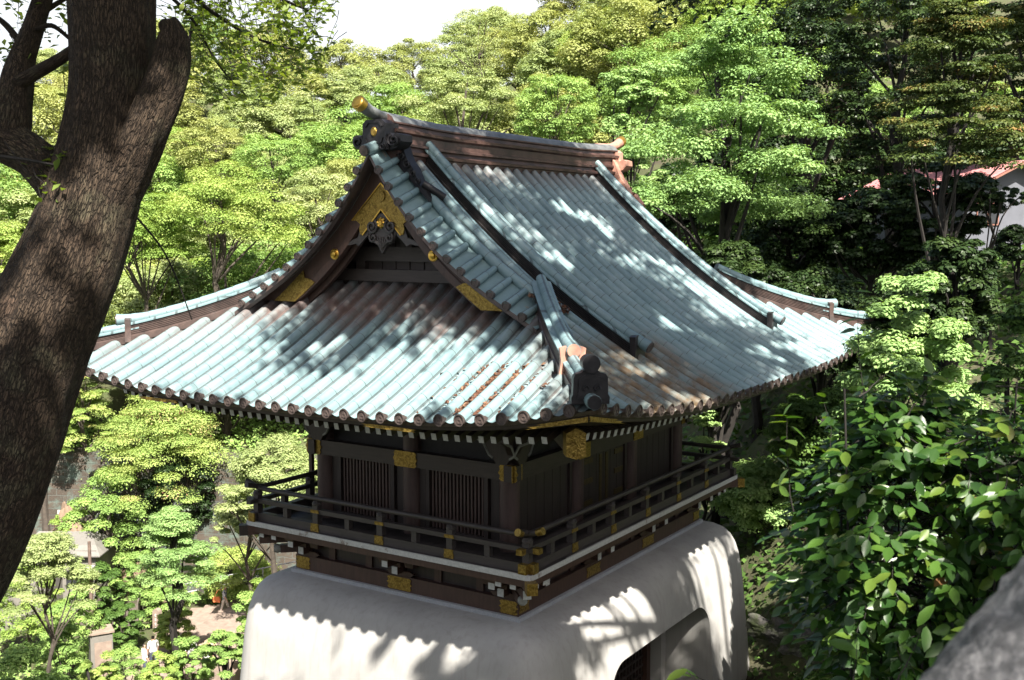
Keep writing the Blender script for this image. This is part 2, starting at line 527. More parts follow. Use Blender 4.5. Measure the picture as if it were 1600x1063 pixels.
MAT['shirt_pattern'] = patterned()


# ------------------------------------------------------------------ mesh helpers
def link(name, me, parent=None, loc=None):
    o = bpy.data.objects.new(name, me)
    COL.objects.link(o)
    if parent is not None:
        o.parent = parent
    if loc is not None:
        o.location = loc
    return o


def tag(o, label=None, cat=None, group=None, kind=None):
    if label:
        o['label'] = label
    if cat:
        o['category'] = cat
    if group:
        o['group'] = group
    if kind:
        o['kind'] = kind
    return o


def empty(name, loc=(0, 0, 0), rz=0.0, label=None, cat=None, group=None):
    o = link(name, None, None, loc)
    o.rotation_euler.z = rz
    o.empty_display_size = 0.3
    return tag(o, label, cat, group)


class MB:
    """collects shapes and links them as one mesh object"""

    def __init__(s):
        s.v, s.f, s.m, s.uv, s.col = [], [], [], [], []

    def add(s, vs, fs, mat=0, uv=None, col=None):
        o = len(s.v)
        s.v.extend([tuple(map(float, p)) for p in vs])
        s.uv.extend(uv if uv is not None else [(p[0] + p[1], p[2]) for p in vs])
        s.col.extend(col if col is not None else [(0, 0)] * len(vs))
        s.f.extend([tuple(i + o for i in f) for f in fs])
        s.m.extend([mat] * len(fs))
        return s

    def box(s, c, sz, mat=0, rz=0.0, top=1.0):
        """box by centre and size; top scales the upper face"""
        x, y, z = sz[0] / 2, sz[1] / 2, sz[2] / 2
        cr, sr = math.cos(rz), math.sin(rz)
        P = []
        for k, (a, b, d) in enumerate(((-1, -1, -1), (1, -1, -1), (1, 1, -1), (-1, 1, -1), (-1, -1, 1), (1, -1, 1), (1, 1, 1), (-1, 1, 1))):
            t = top if d > 0 else 1.0
            px, py = a * x * t, b * y * t
            P.append((c[0] + px * cr - py * sr, c[1] + px * sr + py * cr, c[2] + d * z))
        return s.add(P, [(0, 3, 2, 1), (4, 5, 6, 7), (0, 1, 5, 4), (1, 2, 6, 5), (2, 3, 7, 6), (3, 0, 4, 7)], mat)

    def bar(s, a, b, w, h, mat=0, up=(0, 0, 1)):
        a, b = Vector(a), Vector(b)
        d = (b - a).normalized()
        sd = d.cross(Vector(up)).normalized()
        u = sd.cross(d)
        P = []
        for q in (a, b):
            for i, j in ((-1, -1), (1, -1), (1, 1), (-1, 1)):
                P.append(q + sd * (i * w / 2) + u * (j * h / 2))
        return s.add(P, [(0, 1, 2, 3), (7, 6, 5, 4), (0, 4, 5, 1), (1, 5, 6, 2), (2, 6, 7, 3), (3, 7, 4, 0)], mat)

    def tube(s, pts, rad, n=10, mat=0, cap=True, su=1.0, sv=1.0):
        pts = [Vector(p) for p in pts]
        if isinstance(rad, (int, float)):
            rad = [rad] * len(pts)
        d0 = (pts[1] - pts[0]).normalized()
        ref = Vector((0, 0, 1)) if abs(d0.z) < 0.9 else Vector((1, 0, 0))
        side = d0.cross(ref).normalized()
        P, UVs, F = [], [], []
        L = 0.0
        for i, p in enumerate(pts):
            d = (pts[min(i + 1, len(pts) - 1)] - pts[max(i - 1, 0)]).normalized()
            side = (side - d * side.dot(d)).normalized()
            up = d.cross(side)
            if i:
                L += (p - pts[i - 1]).length
            for k in range(n + 1):
                a = 2 * math.pi * k / n
                P.append(p + (side * math.cos(a) + up * math.sin(a)) * rad[i])
                UVs.append((k / n * su, L * sv))
        w = n + 1
        for i in range(len(pts) - 1):
            for k in range(n):
                F.append((i * w + k, i * w + k + 1, (i + 1) * w + k + 1, (i + 1) * w + k))
        if cap:
            F.append(tuple(reversed(range(n))))
            F.append(tuple((len(pts) - 1) * w + k for k in range(n)))
        return s.add(P, F, mat, UVs)

    def prism(s, poly, place, depth, mat=0, mat_side=None):
        """2-D outline placed by place(u, v, w), given thickness depth along w"""
        n = len(poly)
        P = [place(u, v, 0.0) for u, v in poly] + [place(u, v, depth) for u, v in poly]
        s.add(P, [tuple(range(n)), tuple(reversed(range(n, 2 * n)))], mat)
        Q = P
        return s.add(Q, [(i, i + n, (i + 1) % n + n, (i + 1) % n) for i in range(n)], mat if mat_side is None else mat_side)

    def grid(s, G, mat=0, uv=None, col=None, flip=False, closed=False):
        """G: rows of points"""
        r, c = len(G), len(G[0])
        P = [p for row in G for p in row]
        F = []
        for i in range(r - 1):
            for j in range(c if closed else c - 1):
                j2 = (j + 1) % c
                q = (i * c + j, i * c + j2, (i + 1) * c + j2, (i + 1) * c + j)
                F.append(q[::-1] if flip else q)
        return s.add(P, F, mat, [p for row in uv for p in row] if uv else None, [p for row in col for p in row] if col else None)

    def disc(s, c, nrm, r, thick, n=16, mat=0, rim=0.0):
        c, nrm = Vector(c), Vector(nrm).normalized()
        return s.tube([c, c + nrm * thick], r, n, mat)

    def lathe(s, prof, c, n=20, mat=0):
        G = [[(c[0] + r * math.cos(2 * math.pi * k / n), c[1] + r * math.sin(2 * math.pi * k / n), c[2] + z) for k in range(n + 1)] for r, z in prof]
        return s.grid(G, mat, flip=False)

    def build(s, name, mats, parent=None, loc=None, angle=38.0, weld=True, fixn=True):
        me = bpy.data.meshes.new(name)
        me.from_pydata(s.v, [], s.f)
        if not isinstance(mats, (list, tuple)):
            mats = [mats]
        for m in mats:
            me.materials.append(MAT[m])
        me.polygons.foreach_set('material_index', np.array(s.m, dtype=np.int32))
        uvl = me.uv_layers.new(name='UVMap')
        li = np.zeros(len(me.loops), dtype=np.int32)
        me.loops.foreach_get('vertex_index', li)
        uvl.data.foreach_set('uv', np.array(s.uv, dtype=np.float32)[li].ravel())
        if any(c != (0, 0) for c in s.col):
            at_ = me.color_attributes.new('stain', 'FLOAT_COLOR', 'POINT')
            cc = np.zeros((len(s.v), 4), dtype=np.float32)
            cc[:, :2] = np.array(s.col)
            cc[:, 3] = 1
            at_.data.foreach_set('color', cc.ravel())
        if fixn:
            bm = bmesh.new()
            bm.from_mesh(me)
            if weld:
                bmesh.ops.remove_doubles(bm, verts=bm.verts, dist=1e-5)
            bmesh.ops.recalc_face_normals(bm, faces=bm.faces)
            bm.to_mesh(me)
            bm.free()
        me.polygons.foreach_set('use_smooth', np.ones(len(me.polygons), dtype=bool))
        me.set_sharp_from_angle(angle=math.radians(angle))
        me.update()
        return link(name, me, parent, loc)


def copy_tree(o, parent=None):
    c = o.copy()
    COL.objects.link(c)
    c.parent = parent
    for ch in [x for x in bpy.data.objects if x.parent == o]:
        copy_tree(ch, c)
    return c


def dup(o, parent, loc=None, rz=None):
    """a linked copy of a part and its sub-parts"""
    kids = list(o.children)
    c = o.copy()
    COL.objects.link(c)
    c.parent = parent
    if loc is not None:
        c.location = loc
    if rz is not None:
        c.rotation_euler.z = rz
    for k in kids:
        dup(k, c)
    return c


# ================================================================== THE GATE
XE, YE, ZE = 5.285, 6.451, 2.62
SP = 0.327
GATE = empty('shrine_gate', (0, 0, -5.2), 0, 'dark timber shrine gate with green copper tiled roof above a white plaster base', 'gate')
OFF = Vector((0, 0, 5.2))


def gm(d):
    x = XE - d
    return (6.5 - 1.02 * x + 0.0545 * x * x) - (6.5 - 1.02 * XE + 0.0545 * XE * XE)


def gs(d):
    return 0.377 * d + 0.0394 * d * d


def lift(s, df):
    return 0.45 * min(1.0, abs(s)) ** 3.2 * max(0.0, 1 - df / 3.0) ** 1.5


def z_main(x, y):
    d = XE - abs(x)
    df = d / 0.85
    s = abs(y) / max(0.6, YE - df) if df < 3 else 0
    return ZE + gm(d) + lift(s, df)


def z_skirt(x, y):
    df = YE - abs(y)
    s = abs(x) / max(0.6, XE - 0.85 * df) if df < 3 else 0
    return ZE + gs(df) + lift(s, df)


ROLL = 0.080
SEG = 0.285
XS = [-0.1635, -0.127, -0.088] + [-ROLL * math.cos(math.pi * k / 8) for k in range(0, 9)] + [0.088, 0.127, 0.1635]
HS = [-0.04, -0.030, -0.010] + [0.0 + ROLL * 1.28 * math.sin(math.pi * k / 8) for k in range(0, 9)] + [-0.010, -0.030, -0.04]
ISR = [0] * 3 + [1] * 9 + [0] * 3
rng = random.Random(5)


def tile_rows(mb, cs, dmax, place, slope, stain=None, d0=0.0):
    """rows of roll and pan tiles; place(c, d) gives the surface point, slope(d) the (outward, up) normal"""
    for ri, c in enumerate(cs):
        full = max(dmax(c - 0.16), dmax(c + 0.16), dmax(c))
        if full <= 0.06:
            continue
        ph = rng.uniform(0.55, 0.75) * SEG
        joints = [d0, ph + d0]
        while joints[-1] < full:
            joints.append(joints[-1] + SEG * rng.uniform(0.97, 1.03))
        joints[-1] = full
        jit = rng.uniform(-0.006, 0.006)
        rows, uvs, cols = [], [], []
        for j in range(len(joints) - 1):
            a, b = joints[j], joints[j + 1]
            rr = rng.uniform(-0.0025, 0.0025)
            for q, (d, k) in enumerate(((a, 1.014), (0.5 * (a + b), 1.0), (b, 0.988))):
                row, ur, cr = [], [], []
                for xo, h, isr in zip(XS, HS, ISR):
                    cc = c + xo + (jit + rr if isr else 0)
                    if isr:
                        cc = c + (xo) * k + jit + rr
                    dd = min(d, max(0.0, dmax(cc)))
                    P = np.array(place(cc, dd))
                    nr = slope(dd, cc)
                    P = P + nr * (h * (k if isr else 1.0) + (0.002 if q == 2 else 0))
                    row.append(P)
                    ur.append((ri + 0.5 + xo / SP * 0.9, j + (0.0, 0.5, 0.985)[q] + 0.001))
                    cr.append(stain(P) if stain else (0, 0))
                rows.append(row)
                uvs.append(ur)
                cols.append(cr)
        mb.grid(rows, 0, uvs, cols)


def n_main(d, c):
    g = (gm(d + 0.02) - gm(d - 0.02)) / 0.04
    v = np.array([g, 0, 1.0])
    return v / np.linalg.norm(v)


def n_skirt(d, c):
    g = (gs(d + 0.02) - gs(d - 0.02)) / 0.04
    v = np.array([0, -g, 1.0])
    return v / np.linalg.norm(v)


def smooth(a, b, x):
    t = min(1, max(0, (x - a) / (b - a)))
    return t * t * (3 - 2 * t)


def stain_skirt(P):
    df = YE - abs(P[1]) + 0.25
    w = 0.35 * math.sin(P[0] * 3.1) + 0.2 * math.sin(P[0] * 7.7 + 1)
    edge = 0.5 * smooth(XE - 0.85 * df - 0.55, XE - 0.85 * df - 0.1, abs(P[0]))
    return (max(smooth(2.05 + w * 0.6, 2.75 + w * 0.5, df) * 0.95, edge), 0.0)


def stain_main(P):
    # needle-stained rows near the lower edge, rain does not reach right under the ridge ends
    a = smooth(-5.7, -4.9, P[1]) * (1 - smooth(-2.4, -1.2, P[1])) * smooth(3.45, 4.0, P[0])
    d = XE - P[0]
    top = 0.7 * smooth(4.55, 4.95, d)
    return (top, a)


def dmax_skirt(x):
    return min(3.27, max(0.0, (XE - abs(x)) / 0.85 + 0.0))


def dmax_main(y):
    return 5.06 if abs(y) <= 3.5 else max(0.0, (YE - abs(y)) * 0.85)


# skirt below the gable
mb = MB()
cs = [0.08 + SP * k for k in range(-16, 17)]
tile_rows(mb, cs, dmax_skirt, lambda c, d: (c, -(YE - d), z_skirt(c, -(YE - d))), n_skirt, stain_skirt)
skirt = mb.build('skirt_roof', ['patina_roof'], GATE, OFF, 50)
tag(skirt, 'lower roof slope below the gable, sunlit green tiles browned near the top')
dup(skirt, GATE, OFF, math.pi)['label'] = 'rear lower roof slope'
# long slope
mb = MB()
csm = [SP * k for k in range(-19, 20)]
tile_rows(mb, csm, dmax_main, lambda c, d: (XE - d, c, z_main(XE - d, c)), n_main, stain_main)
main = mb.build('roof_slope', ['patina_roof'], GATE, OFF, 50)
tag(main, 'long roof slope of green copper tiles with an ochre stain near the eave')
dup(main, GATE, OFF, math.pi)['label'] = 'long roof slope on the far side'


# round tile ends, each with three triangles inside a ring
def cap_mesh():
    mb = MB()
    r = 0.082
    mb.tube([(0, 0.05, 0), (0, -0.012, 0)], r, 18, 0)
    # raised ring
    G = []
    for k in range(19):
        a = 2 * math.pi * k / 18
        G.append([(math.cos(a) * q, -w, math.sin(a) * q) for q, w in ((r, 0.010), (r, 0.026), (r - 0.015, 0.026), (r - 0.015, 0.010))])
    mb.grid(G, 0)
    for cx, cz in ((0, 0.022), (-0.027, -0.023), (0.027, -0.023)):
        t = [(cx - 0.026, cz - 0.021), (cx + 0.026, cz - 0.021), (cx, cz + 0.024)]
        mb.prism(t, lambda u, v, w: (u, -0.011 - w, v), 0.010, 0)
    return mb


cap0 = cap_mesh().build('tile_end_cap', ['cap'], skirt, None, 30)
first = True
for c in cs:
    if abs(c) < XE - 0.06:
        z = z_skirt(c, -YE) + 0.012
        if first:
            cap0.location = (c, -YE - 0.01, z)
            first = False
        else:
            o = cap0.copy()
            COL.objects.link(o)
            o.location = (c, -YE - 0.01, z)
for c in csm:
    if abs(c) < YE - 0.06:
        o = cap0.copy()
        COL.objects.link(o)
        o.parent = main
        o.location = (XE + 0.01, c, z_main(XE, c) + 0.012)
        o.rotation_euler.z = math.pi / 2

# ------------------------------------------------ eaves: fascia, soffit, rafters
mb = MB()
ring = []
M_ = 26


def eave_ring(inset, dz, curve=1.0):
    P = []
    for k in range(M_):
        t = -1 + 2 * k / M_
        P.append((t * (XE - inset), -(YE - inset), ZE + dz + curve * lift(t, inset)))
    for k in range(M_):
        t = -1 + 2 * k / M_
        P.append(((XE - inset), t * (YE - inset), ZE + dz + curve * lift(t, inset)))
    for k in range(M_):
        t = -1 + 2 * k / M_
        P.append((-t * (XE - inset), (YE - inset), ZE + dz + curve * lift(t, inset)))
    for k in range(M_):
        t = -1 + 2 * k / M_
        P.append((-(XE - inset), -t * (YE - inset), ZE + dz + curve * lift(t, inset)))
    return P


mb.grid([eave_ring(0.02, -0.035), eave_ring(0.06, -0.085), eave_ring(0.09, -0.09)], 0, closed=True)
mb.grid([eave_ring(0.09, -0.09), eave_ring(0.10, -0.14), eave_ring(0.20, -0.145)], 1, closed=True)
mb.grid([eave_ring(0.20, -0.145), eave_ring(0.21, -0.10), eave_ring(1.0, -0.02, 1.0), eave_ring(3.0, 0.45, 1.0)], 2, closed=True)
mb.build('eave_board', ['copper', 'wood', 'wood_black'], GATE, OFF)


def rafter(a, b, w, h, name):
    m = MB()
    a, b = Vector(a), Vector(b)
    d = (b - a).normalized()
    m.bar(a, b, w, h, 0)
    m.bar(b + d * 0.0005, b + d * 0.006, w * 0.97, h * 0.97, 1)
    return m.build(name, ['wood', 'white'], GATE, OFF)


def zraf(t, ins):
    return ZE - 0.31 + lift(t, ins)


for k in range(43):
    x = -4.2 + 0.2 * k
    t = x / XE
    z0 = zraf(t, 0.55)
    if abs(x) < 4.5:
        rafter((x, -3.3, z0 + 0.62), (x, -YE + 0.70, z0 - 0.02), 0.085, 0.10, 'rafter')
for k in range(54):
    y = -5.3 + 0.2 * k
    t = y / YE
    z0 = zraf(t, 0.55)
    rafter((2.2, y, z0 + 0.62), (XE - 0.70, y, z0 - 0.02), 0.085, 0.10, 'rafter')
# soffit board carried by the rafters, back to the wall plate
mb = MB()
mb.grid([eave_ring(0.60, -0.10), eave_ring(0.74, -0.245), eave_ring(0.95, -0.20), eave_ring(3.1, 0.40)], 0, closed=True)
mb.build('eave_purlin', ['wood'], GATE, OFF)

# hip rafter nose with chased gold sleeve, and gold plates on the fascia
mb = MB()
u = Vector((0.85, -1, 0)).normalized()
sd = Vector((1, 0.85, 0)).normalized()
pent = [(-0.13, -0.20), (0.0, -0.24), (0.13, -0.20), (0.13, 0.10), (0.0, 0.17), (-0.13, 0.10)]
nb = Vector((4.48, -5.50, 2.47))
mb.prism(pent, lambda a, b, w: nb + sd * a + Vector((0, 0, b)) + u * w, 0.24, 0)
mb.prism([(p[0] * 0.86, p[1] * 0.86) for p in pent], lambda a, b, w: nb + sd * a + Vector((0, 0, b)) - u * (w + 0.002), 2.3, 1)
hr = mb.build('hip_rafter', ['gold', 'wood'], GATE, OFF)
mb = MB()
for sgn in (0, 1):
    poly = [(0.0, -0.11), (0.9, -0.10), (0.78, -0.06), (0.86, 0.0), (0.62, 0.02), (0.72, 0.07), (0.0, 0.10)]
    if sgn == 0:
        mb.prism(poly, lambda a, b, w: (XE - 0.10 - a, -YE + 0.085 - w, ZE - 0.117 + b * 0.32 + lift((XE - 0.1 - a) / XE, 0.1)), 0.012)
    else:
        mb.prism(poly, lambda a, b, w: (XE - 0.085 + w, -YE + 0.10 + a, ZE - 0.117 + b * 0.32 + lift((YE - 0.1 - a) / YE, 0.1)), 0.012)
mb.build('gold_plate', ['gold'], GATE, OFF)
for cx in (2.1, -2.6):
    mb = MB()
    poly = [(-0.48, 0.03), (-0.3, 0.05), (0.3, 0.05), (0.48, 0.03), (0.40, 0.0), (0.46, -0.04), (0.25, -0.05), (-0.25, -0.05), (-0.46, -0.04), (-0.40, 0.0)]
    mb.prism(poly, lambda a, b, w: (cx + a, -YE + 0.085 - w, ZE - 0.117 + b * 0.5), 0.012)
    mb.build('gold_plate', ['gold'], GATE, OFF)


# ------------------------------------------------ ridges
def ridge(path, w, h, layers, roll, tip=0.0, upt=0.0, end_plate=True, roll_r1=None, start_h=1.0, plate_mat=0):
    """a layered ridge: grooved copper side, green cover and a round cap tile; path lies on the tiles"""
    path = [Vector(p) for p in path]
    mb = MB()
    prof = [(w / 2 + 0.02, 0.0), (w / 2 + 0.02, 0.05), (w / 2, 0.055)]
    lh = (h - 0.11) / layers
    for k in range(layers):
        z = 0.06 + lh * k
        prof += [(w / 2, z), (w / 2, z + lh * 0.55), (w / 2 - 0.035, z + lh * 0.6), (w / 2 - 0.035, z + lh * 0.96)]
    prof += [(w / 2 + 0.022, h - 0.045), (w / 2 + 0.022, h - 0.02)]
    nside = len(prof)
    top = [(roll + 0.012, h - 0.004)]
    right = prof + top
    full = [(a, b) for a, b in right] + [(-a, b) for a, b in reversed(right)]
    G = []
    n = len(path)
    for i, p in enumerate(path):
        d = path[min(i + 1, n - 1)] - path[max(i - 1, 0)]
        s_ = Vector((d.y, -d.x, 0)).normalized()
        G.append([p + s_ * a + Vector((0, 0, b - 0.06 if b == 0 else b)) for a, b in full])
    # sides in dark copper, cover in green
    k1 = nside - 2
    for lo, hi, mt in ((0, k1, 1), (k1, len(full) - 1 - k1, 0), (len(full) - 1 - k1, len(full) - 1, 1)):
        mb.grid([row[lo:hi + 1] for row in G], mt)
    mb.add(G[0], [tuple(range(len(full)))], 1)
    mb.add(G[-1], [tuple(range(len(full)))], 1)
    # round cap tile with joints
    pts, rad = [], []
    L = [0.0]
    for i in range(1, n):
        L.append(L[-1] + (path[i] - path[i - 1]).length)
    q = 0.0
    ext = path[-1] + (path[-1] - path[-2]).normalized() * tip
    allp = path + ([ext] if tip else [])
    if tip:
        L.append(L[-1] + tip)
    tot = L[-1]
    step = 0.075
    m = int(tot / step)
    for k in range(m + 1):
        t = tot * k / m
        i = 0
        while i < len(L) - 2 and L[i + 1] < t:
            i += 1
        f_ = (t - L[i]) / max(1e-6, L[i + 1] - L[i])
        p = allp[i].lerp(allp[i + 1], f_)
        e = max(0.0, t - (tot - tip - 0.35)) / (tip + 0.35) if tip else 0.0
        p = p + Vector((0, 0, h + roll * 0.35 + upt * e * e))
        pts.append(p)
        kk = k % 4
        rad.append(roll * (1.05 if kk == 3 else 0.97 + 0.02 * kk) * (1 + (0.22 * e if tip else 0)))
    mb.tube(pts, rad, 14, 0, True, 1.0, 1 / 0.3)
    if tip:
        e = (pts[-1] - pts[-2]).normalized()
        mb.tube([pts[-1] + e * 0.001, pts[-1] + e * 0.02], rad[-1] * 0.9, 14, 2)
    if end_plate:
        d = (path[-1] - path[-2]).normalized()
        dh = Vector((d.x, d.y, 0)).normalized()
        s_ = Vector((dh.y, -dh.x, 0))
        a = w / 2 + 0.06
        poly = [(-a, -0.05), (a, -0.05), (a * 0.82, h * 0.6), (a * 0.92, h + 0.05), (a * 0.5, h + 0.075), (-a * 0.5, h + 0.075), (-a * 0.92, h + 0.05), (-a * 0.82, h * 0.6)]
        mb.prism(poly, lambda u_, v_, w_: path[-1] + s_ * u_ + Vector((0, 0, v_)) + dh * (w_ + 0.002), 0.10, plate_mat + 3 if plate_mat else 1)
    return mb


RM = ['patina', 'copper', 'cap', 'oni', 'pink']
for sx in (1, -1):
    for y in (-9 * SP, 9 * SP):
        pts = [(sx * (0.20 + 3.88 * k / 26), y, z_main(0.20 + 3.88 * k / 26, 0) + 0.03) for k in range(27)]
        ridge(pts, 0.24, 0.27, 5, 0.08, 0.30, 0.02).build('descending_ridge', ['patina', 'ridge_side', 'cap', 'oni', 'pink'], GATE, OFF)
HT = lambda t, sx, sy: Vector((sx * (XE - 0.85 * t), sy * (YE - t), ZE + gs(t) + lift(1, t) + 0.02))
for sx in (1, -1):
    for sy in (-1, 1):
        near = sx == 1 and sy == -1
        up = [HT(3.0 - (3.0 - 1.03) * k / 20, sx, sy) for k in range(21)]
        ridge(up, 0.26, 0.29, 6, 0.08, 0.16 if near else 0.24, 0.03 if near else 0.06, True, plate_mat=1 if near else 0).build('hip_ridge', ['patina', 'copper', 'pink' if near else 'cap', 'oni', 'pink'], GATE, OFF)
        lo = [HT(1.13 - (1.13 - 0.26) * k / 12, sx, sy) for k in range(13)]
        ridge(lo, 0.22, 0.20, 4, 0.072, 0.0 if near else 0.20, 0.0 if near else 0.07, True).build('hip_ridge', RM, GATE, OFF)
        # corner tile
        mb = MB()
        mb.tube([HT(0.5, sx, sy) + Vector((0, 0, 0.05)), HT(0.0, sx, sy) + Vector((0, 0, 0.05)), HT(-0.10, sx, sy) + Vector((0, 0, 0.075))], [0.08, 0.088, 0.092], 14, 0)
        e = Vector((sx * 0.85, sy * 1.0, 0)).normalized()
        p = HT(-0.10, sx, sy) + Vector((0, 0, 0.075))
        mb.tube([p + e * 0.001, p + e * 0.03], 0.085, 14, 1)
        mb.build('corner_tile', ['patina', 'oni'], GATE, OFF)

# black end ornament on the near corner
e = Vector((0.85, -1.0, 0)).normalized()
s_ = Vector((1.0, 0.85, 0)).normalized()
bp = HT(0.16, 1, -1)
mb = MB()
poly = [(-0.23, -0.02), (0.23, -0.02), (0.235, 0.06), (0.215, 0.10), (0.21, 0.30), (0.185, 0.345), (0.12, 0.36), (0.09, 0.385), (-0.09, 0.385), (-0.12, 0.36), (-0.185, 0.345), (-0.21, 0.30), (-0.215, 0.10), (-0.235, 0.06)]
mb.prism(poly, lambda a, b, w: bp + s_ * a + Vector((0, 0, b)) + e * w, 0.12)
mb.prism([(a * 0.7, 0.06 + b * 0.72) for a, b in poly], lambda a, b, w: bp + s_ * a + Vector((0, 0, b)) + e * (0.12 + w), 0.02)
mb.tube([bp + Vector((0, 0, 0.47)) - e * 0.10, bp + Vector((0, 0, 0.47)) + e * 0.16], [0.095, 0.11], 16)
for a in (-0.07, 0.07):
    mb.tube([bp + s_ * (a + 0.045 * math.cos(q) * (1 - q / 9)) + Vector((0, 0, 0.17 + 0.045 * math.sin(q) * (1 - q / 9))) + e * 0.145 for q in [k * 0.5 for k in range(15)]], 0.012, 6)
mb.build('corner_ornament', ['oni'], GATE, OFF)

# main ridge
mb = MB()
prof = [(0.25, 6.16), (0.25, 6.33), (0.31, 6.34), (0.315, 6.385), (0.24, 6.40), (0.225, 6.47), (0.28, 6.48), (0.28, 6.52), (0.215, 6.535), (0.215, 6.66), (0.27, 6.69), (0.275, 6.735), (0.21, 6.75), (0.20, 6.81), (0.235, 6.825), (0.235, 6.85)]
cap_ = [(0.215, 6.87), (0.18, 6.925), (0.11, 6.97), (0.0, 6.985)]
full = prof + cap_ + [(-a, b) for a, b in reversed(prof + cap_[:-1])]


def rz_up(y):
    return 0.05 * smooth(2.2, 4.0, abs(y)) + 0.02


G = [[(a, y, b + rz_up(y)) for a, b in full] for y in [-3.86 + 7.72 * k / 48 for k in range(49)]]
k1 = len(prof) - 1
mb.grid([r[:k1 + 1] for r in G], 1)
mb.grid([r[k1:len(full) - k1] for r in G], 0)
mb.grid([r[len(full) - 1 - k1:] for r in G], 1)
mb.add(G[0], [tuple(range(len(full)))], 1)
mb.add(G[-1], [tuple(range(len(full)))], 1)
mb.build('main_ridge', ['aged', 'ridge_red'], GATE, OFF)


# ridge-end ornament with scrolls, gold crest and the projecting tile above
def scroll(mb, cx, cz, r, turns, sgn, y0, depth, thick, mat=0):
    pts = []
    for k in range(28):
        a = turns * 2 * math.pi * k / 27
        q = r * (1 - 0.78 * k / 27)
        pts.append((cx + sgn * q * math.cos(a + 2.2), cz + q * math.sin(a + 2.2)))
    for (u0, v0), (u1, v1) in zip(pts[:-1], pts[1:]):
        mb.bar((u0, y0, v0), (u0, y0 - depth, v0), thick, thick, mat, (0.2, 0, 1))
    mb.tube([(u_, y0 - depth, v_) for u_, v_ in pts], thick * 0.62, 6, mat)


mb = MB()
yo = -3.86
blk = [(-0.27, 6.30), (0.27, 6.30), (0.27, 6.42), (0.235, 6.50), (0.235, 6.82), (0.16, 6.90), (-0.16, 6.90), (-0.235, 6.82), (-0.235, 6.50), (-0.27, 6.42)]
mb.prism(blk, lambda a, b, w: (a, yo + 0.10 - w, b), 0.34)
inner = [(-0.12, 6.46), (0.12, 6.46), (0.15, 6.55), (0.15, 6.74), (0.09, 6.82), (-0.09, 6.82), (-0.15, 6.74), (-0.15, 6.55)]
rim = [(a * 1.18, 6.64 + (b - 6.64) * 1.14) for a, b in inner]
for (p, q) in zip(rim, rim[1:] + rim[:1]):
    mb.bar((p[0], yo - 0.245, p[1]), (q[0], yo - 0.245, q[1]), 0.03, 0.03)
# shoulders
fins = []
for s2 in (-1, 1):
    wing = [(0.23, 6.28), (0.42, 6.34), (0.50, 6.45), (0.49, 6.58), (0.40, 6.62), (0.33, 6.56), (0.30, 6.62), (0.23, 6.60)]
    mb.prism([(s2 * a, b) for a, b in wing], lambda a, b, w: (a, yo + 0.12 - w, b), 0.30)
    scroll(mb, s2 * 0.37, 6.47, 0.12, 1.5, s2, yo - 0.17, 0.035, 0.035)
    scroll(mb, s2 * 0.18, 6.36, 0.07, 1.3, -s2, yo - 0.22, 0.03, 0.025)
    # fin running down the verge
    f0 = len(mb.v)
    fin = []
    for k in range(13):
        x = 0.24 + 0.62 * k / 12
        fin.append((x, z_main(x, 0) + 0.05 + (0.42 * (1 - k / 12) ** 1.6) + 0.03 * math.sin(k * 1.3)))
    base = [(0.24 + 0.62 * k / 12, z_main(0.24 + 0.62 * k / 12, 0) - 0.02) for k in range(13)]
    poly = fin + base[::-1]
    mb.prism([(s2 * a, b) for a, b in poly], lambda a, b, w: (a, yo + 0.26 - w, b), 0.20)
    for k in range(4):
        x = 0.34 + 0.11 * k
        scroll(mb, s2 * x, z_main(x, 0) + 0.22 - 0.03 * k, 0.07 - 0.006 * k, 1.2, s2, yo + 0.06, 0.03, 0.022)
    mb.tube([(s2 * 0.72, yo + 0.10, z_main(0.72, 0) + 0.14), (s2 * 1.0, yo + 0.30, z_main(1.0, 0) + 0.17)], [0.06, 0.065], 12)
    fins.append((f0, len(mb.v)))
mb.v = [v if any(a <= i < b for a, b in fins) else (v[0], v[1], 6.46 + (v[2] - 6.30) * 0.8) for i, v in enumerate(mb.v)]
oni = mb.build('ridge_end_ornament', ['oni'], GATE, OFF)
mb = MB()
mb.add(*(lambda P: (P, [tuple(range(len(P)))]))([(0.062 * math.cos(a), yo - 0.2415, 6.745 + 0.078 * math.sin(a)) for a in [2 * math.pi * k / 20 for k in range(20)]]))
for k in range(20):
    a, b = 2 * math.pi * k / 20, 2 * math.pi * (k + 1) / 20
    mb.add([(0.062 * math.cos(a), yo - 0.2415, 6.745 + 0.078 * math.sin(a)), (0.062 * math.cos(b), yo - 0.2415, 6.745 + 0.078 * math.sin(b)),
            (0.045 * math.cos(b), yo - 0.262, 6.745 + 0.06 * math.sin(b)), (0.045 * math.cos(a), yo - 0.262, 6.745 + 0.06 * math.sin(a))], [(0, 1, 2, 3)])
mb.add([(0.045 * math.cos(a), yo - 0.262, 6.745 + 0.06 * math.sin(a)) for a in [2 * math.pi * k / 20 for k in range(20)]], [tuple(range(20))])
mb.build('gold_crest', ['gold'], oni)
mb = MB()
tp = [(0, -3.3, 6.97), (0, -3.7, 6.985), (0, -3.95, 7.0), (0, -4.2, 7.06), (0, -4.40, 7.14), (0, -4.47, 7.175)]
mb.tube(tp, [0.085, 0.088, 0.09, 0.095, 0.108, 0.113], 18, 0)
a = Vector(tp[-1])
d = Vector((0, -0.07, 0.035)).normalized()
mb.tube([a - d * 0.10, a + d * 0.012], 0.118, 18, 1)
mb.tube([a + d * 0.013, a + d * 0.03], [0.10, 0.085], 18, 1)
mb.build('projecting_tile', ['aged', 'gold_plain'], oni)
ob = dup(oni, GATE, OFF, math.pi)
ob['label'] = 'ridge end ornament at the far end, weathered to pale copper'
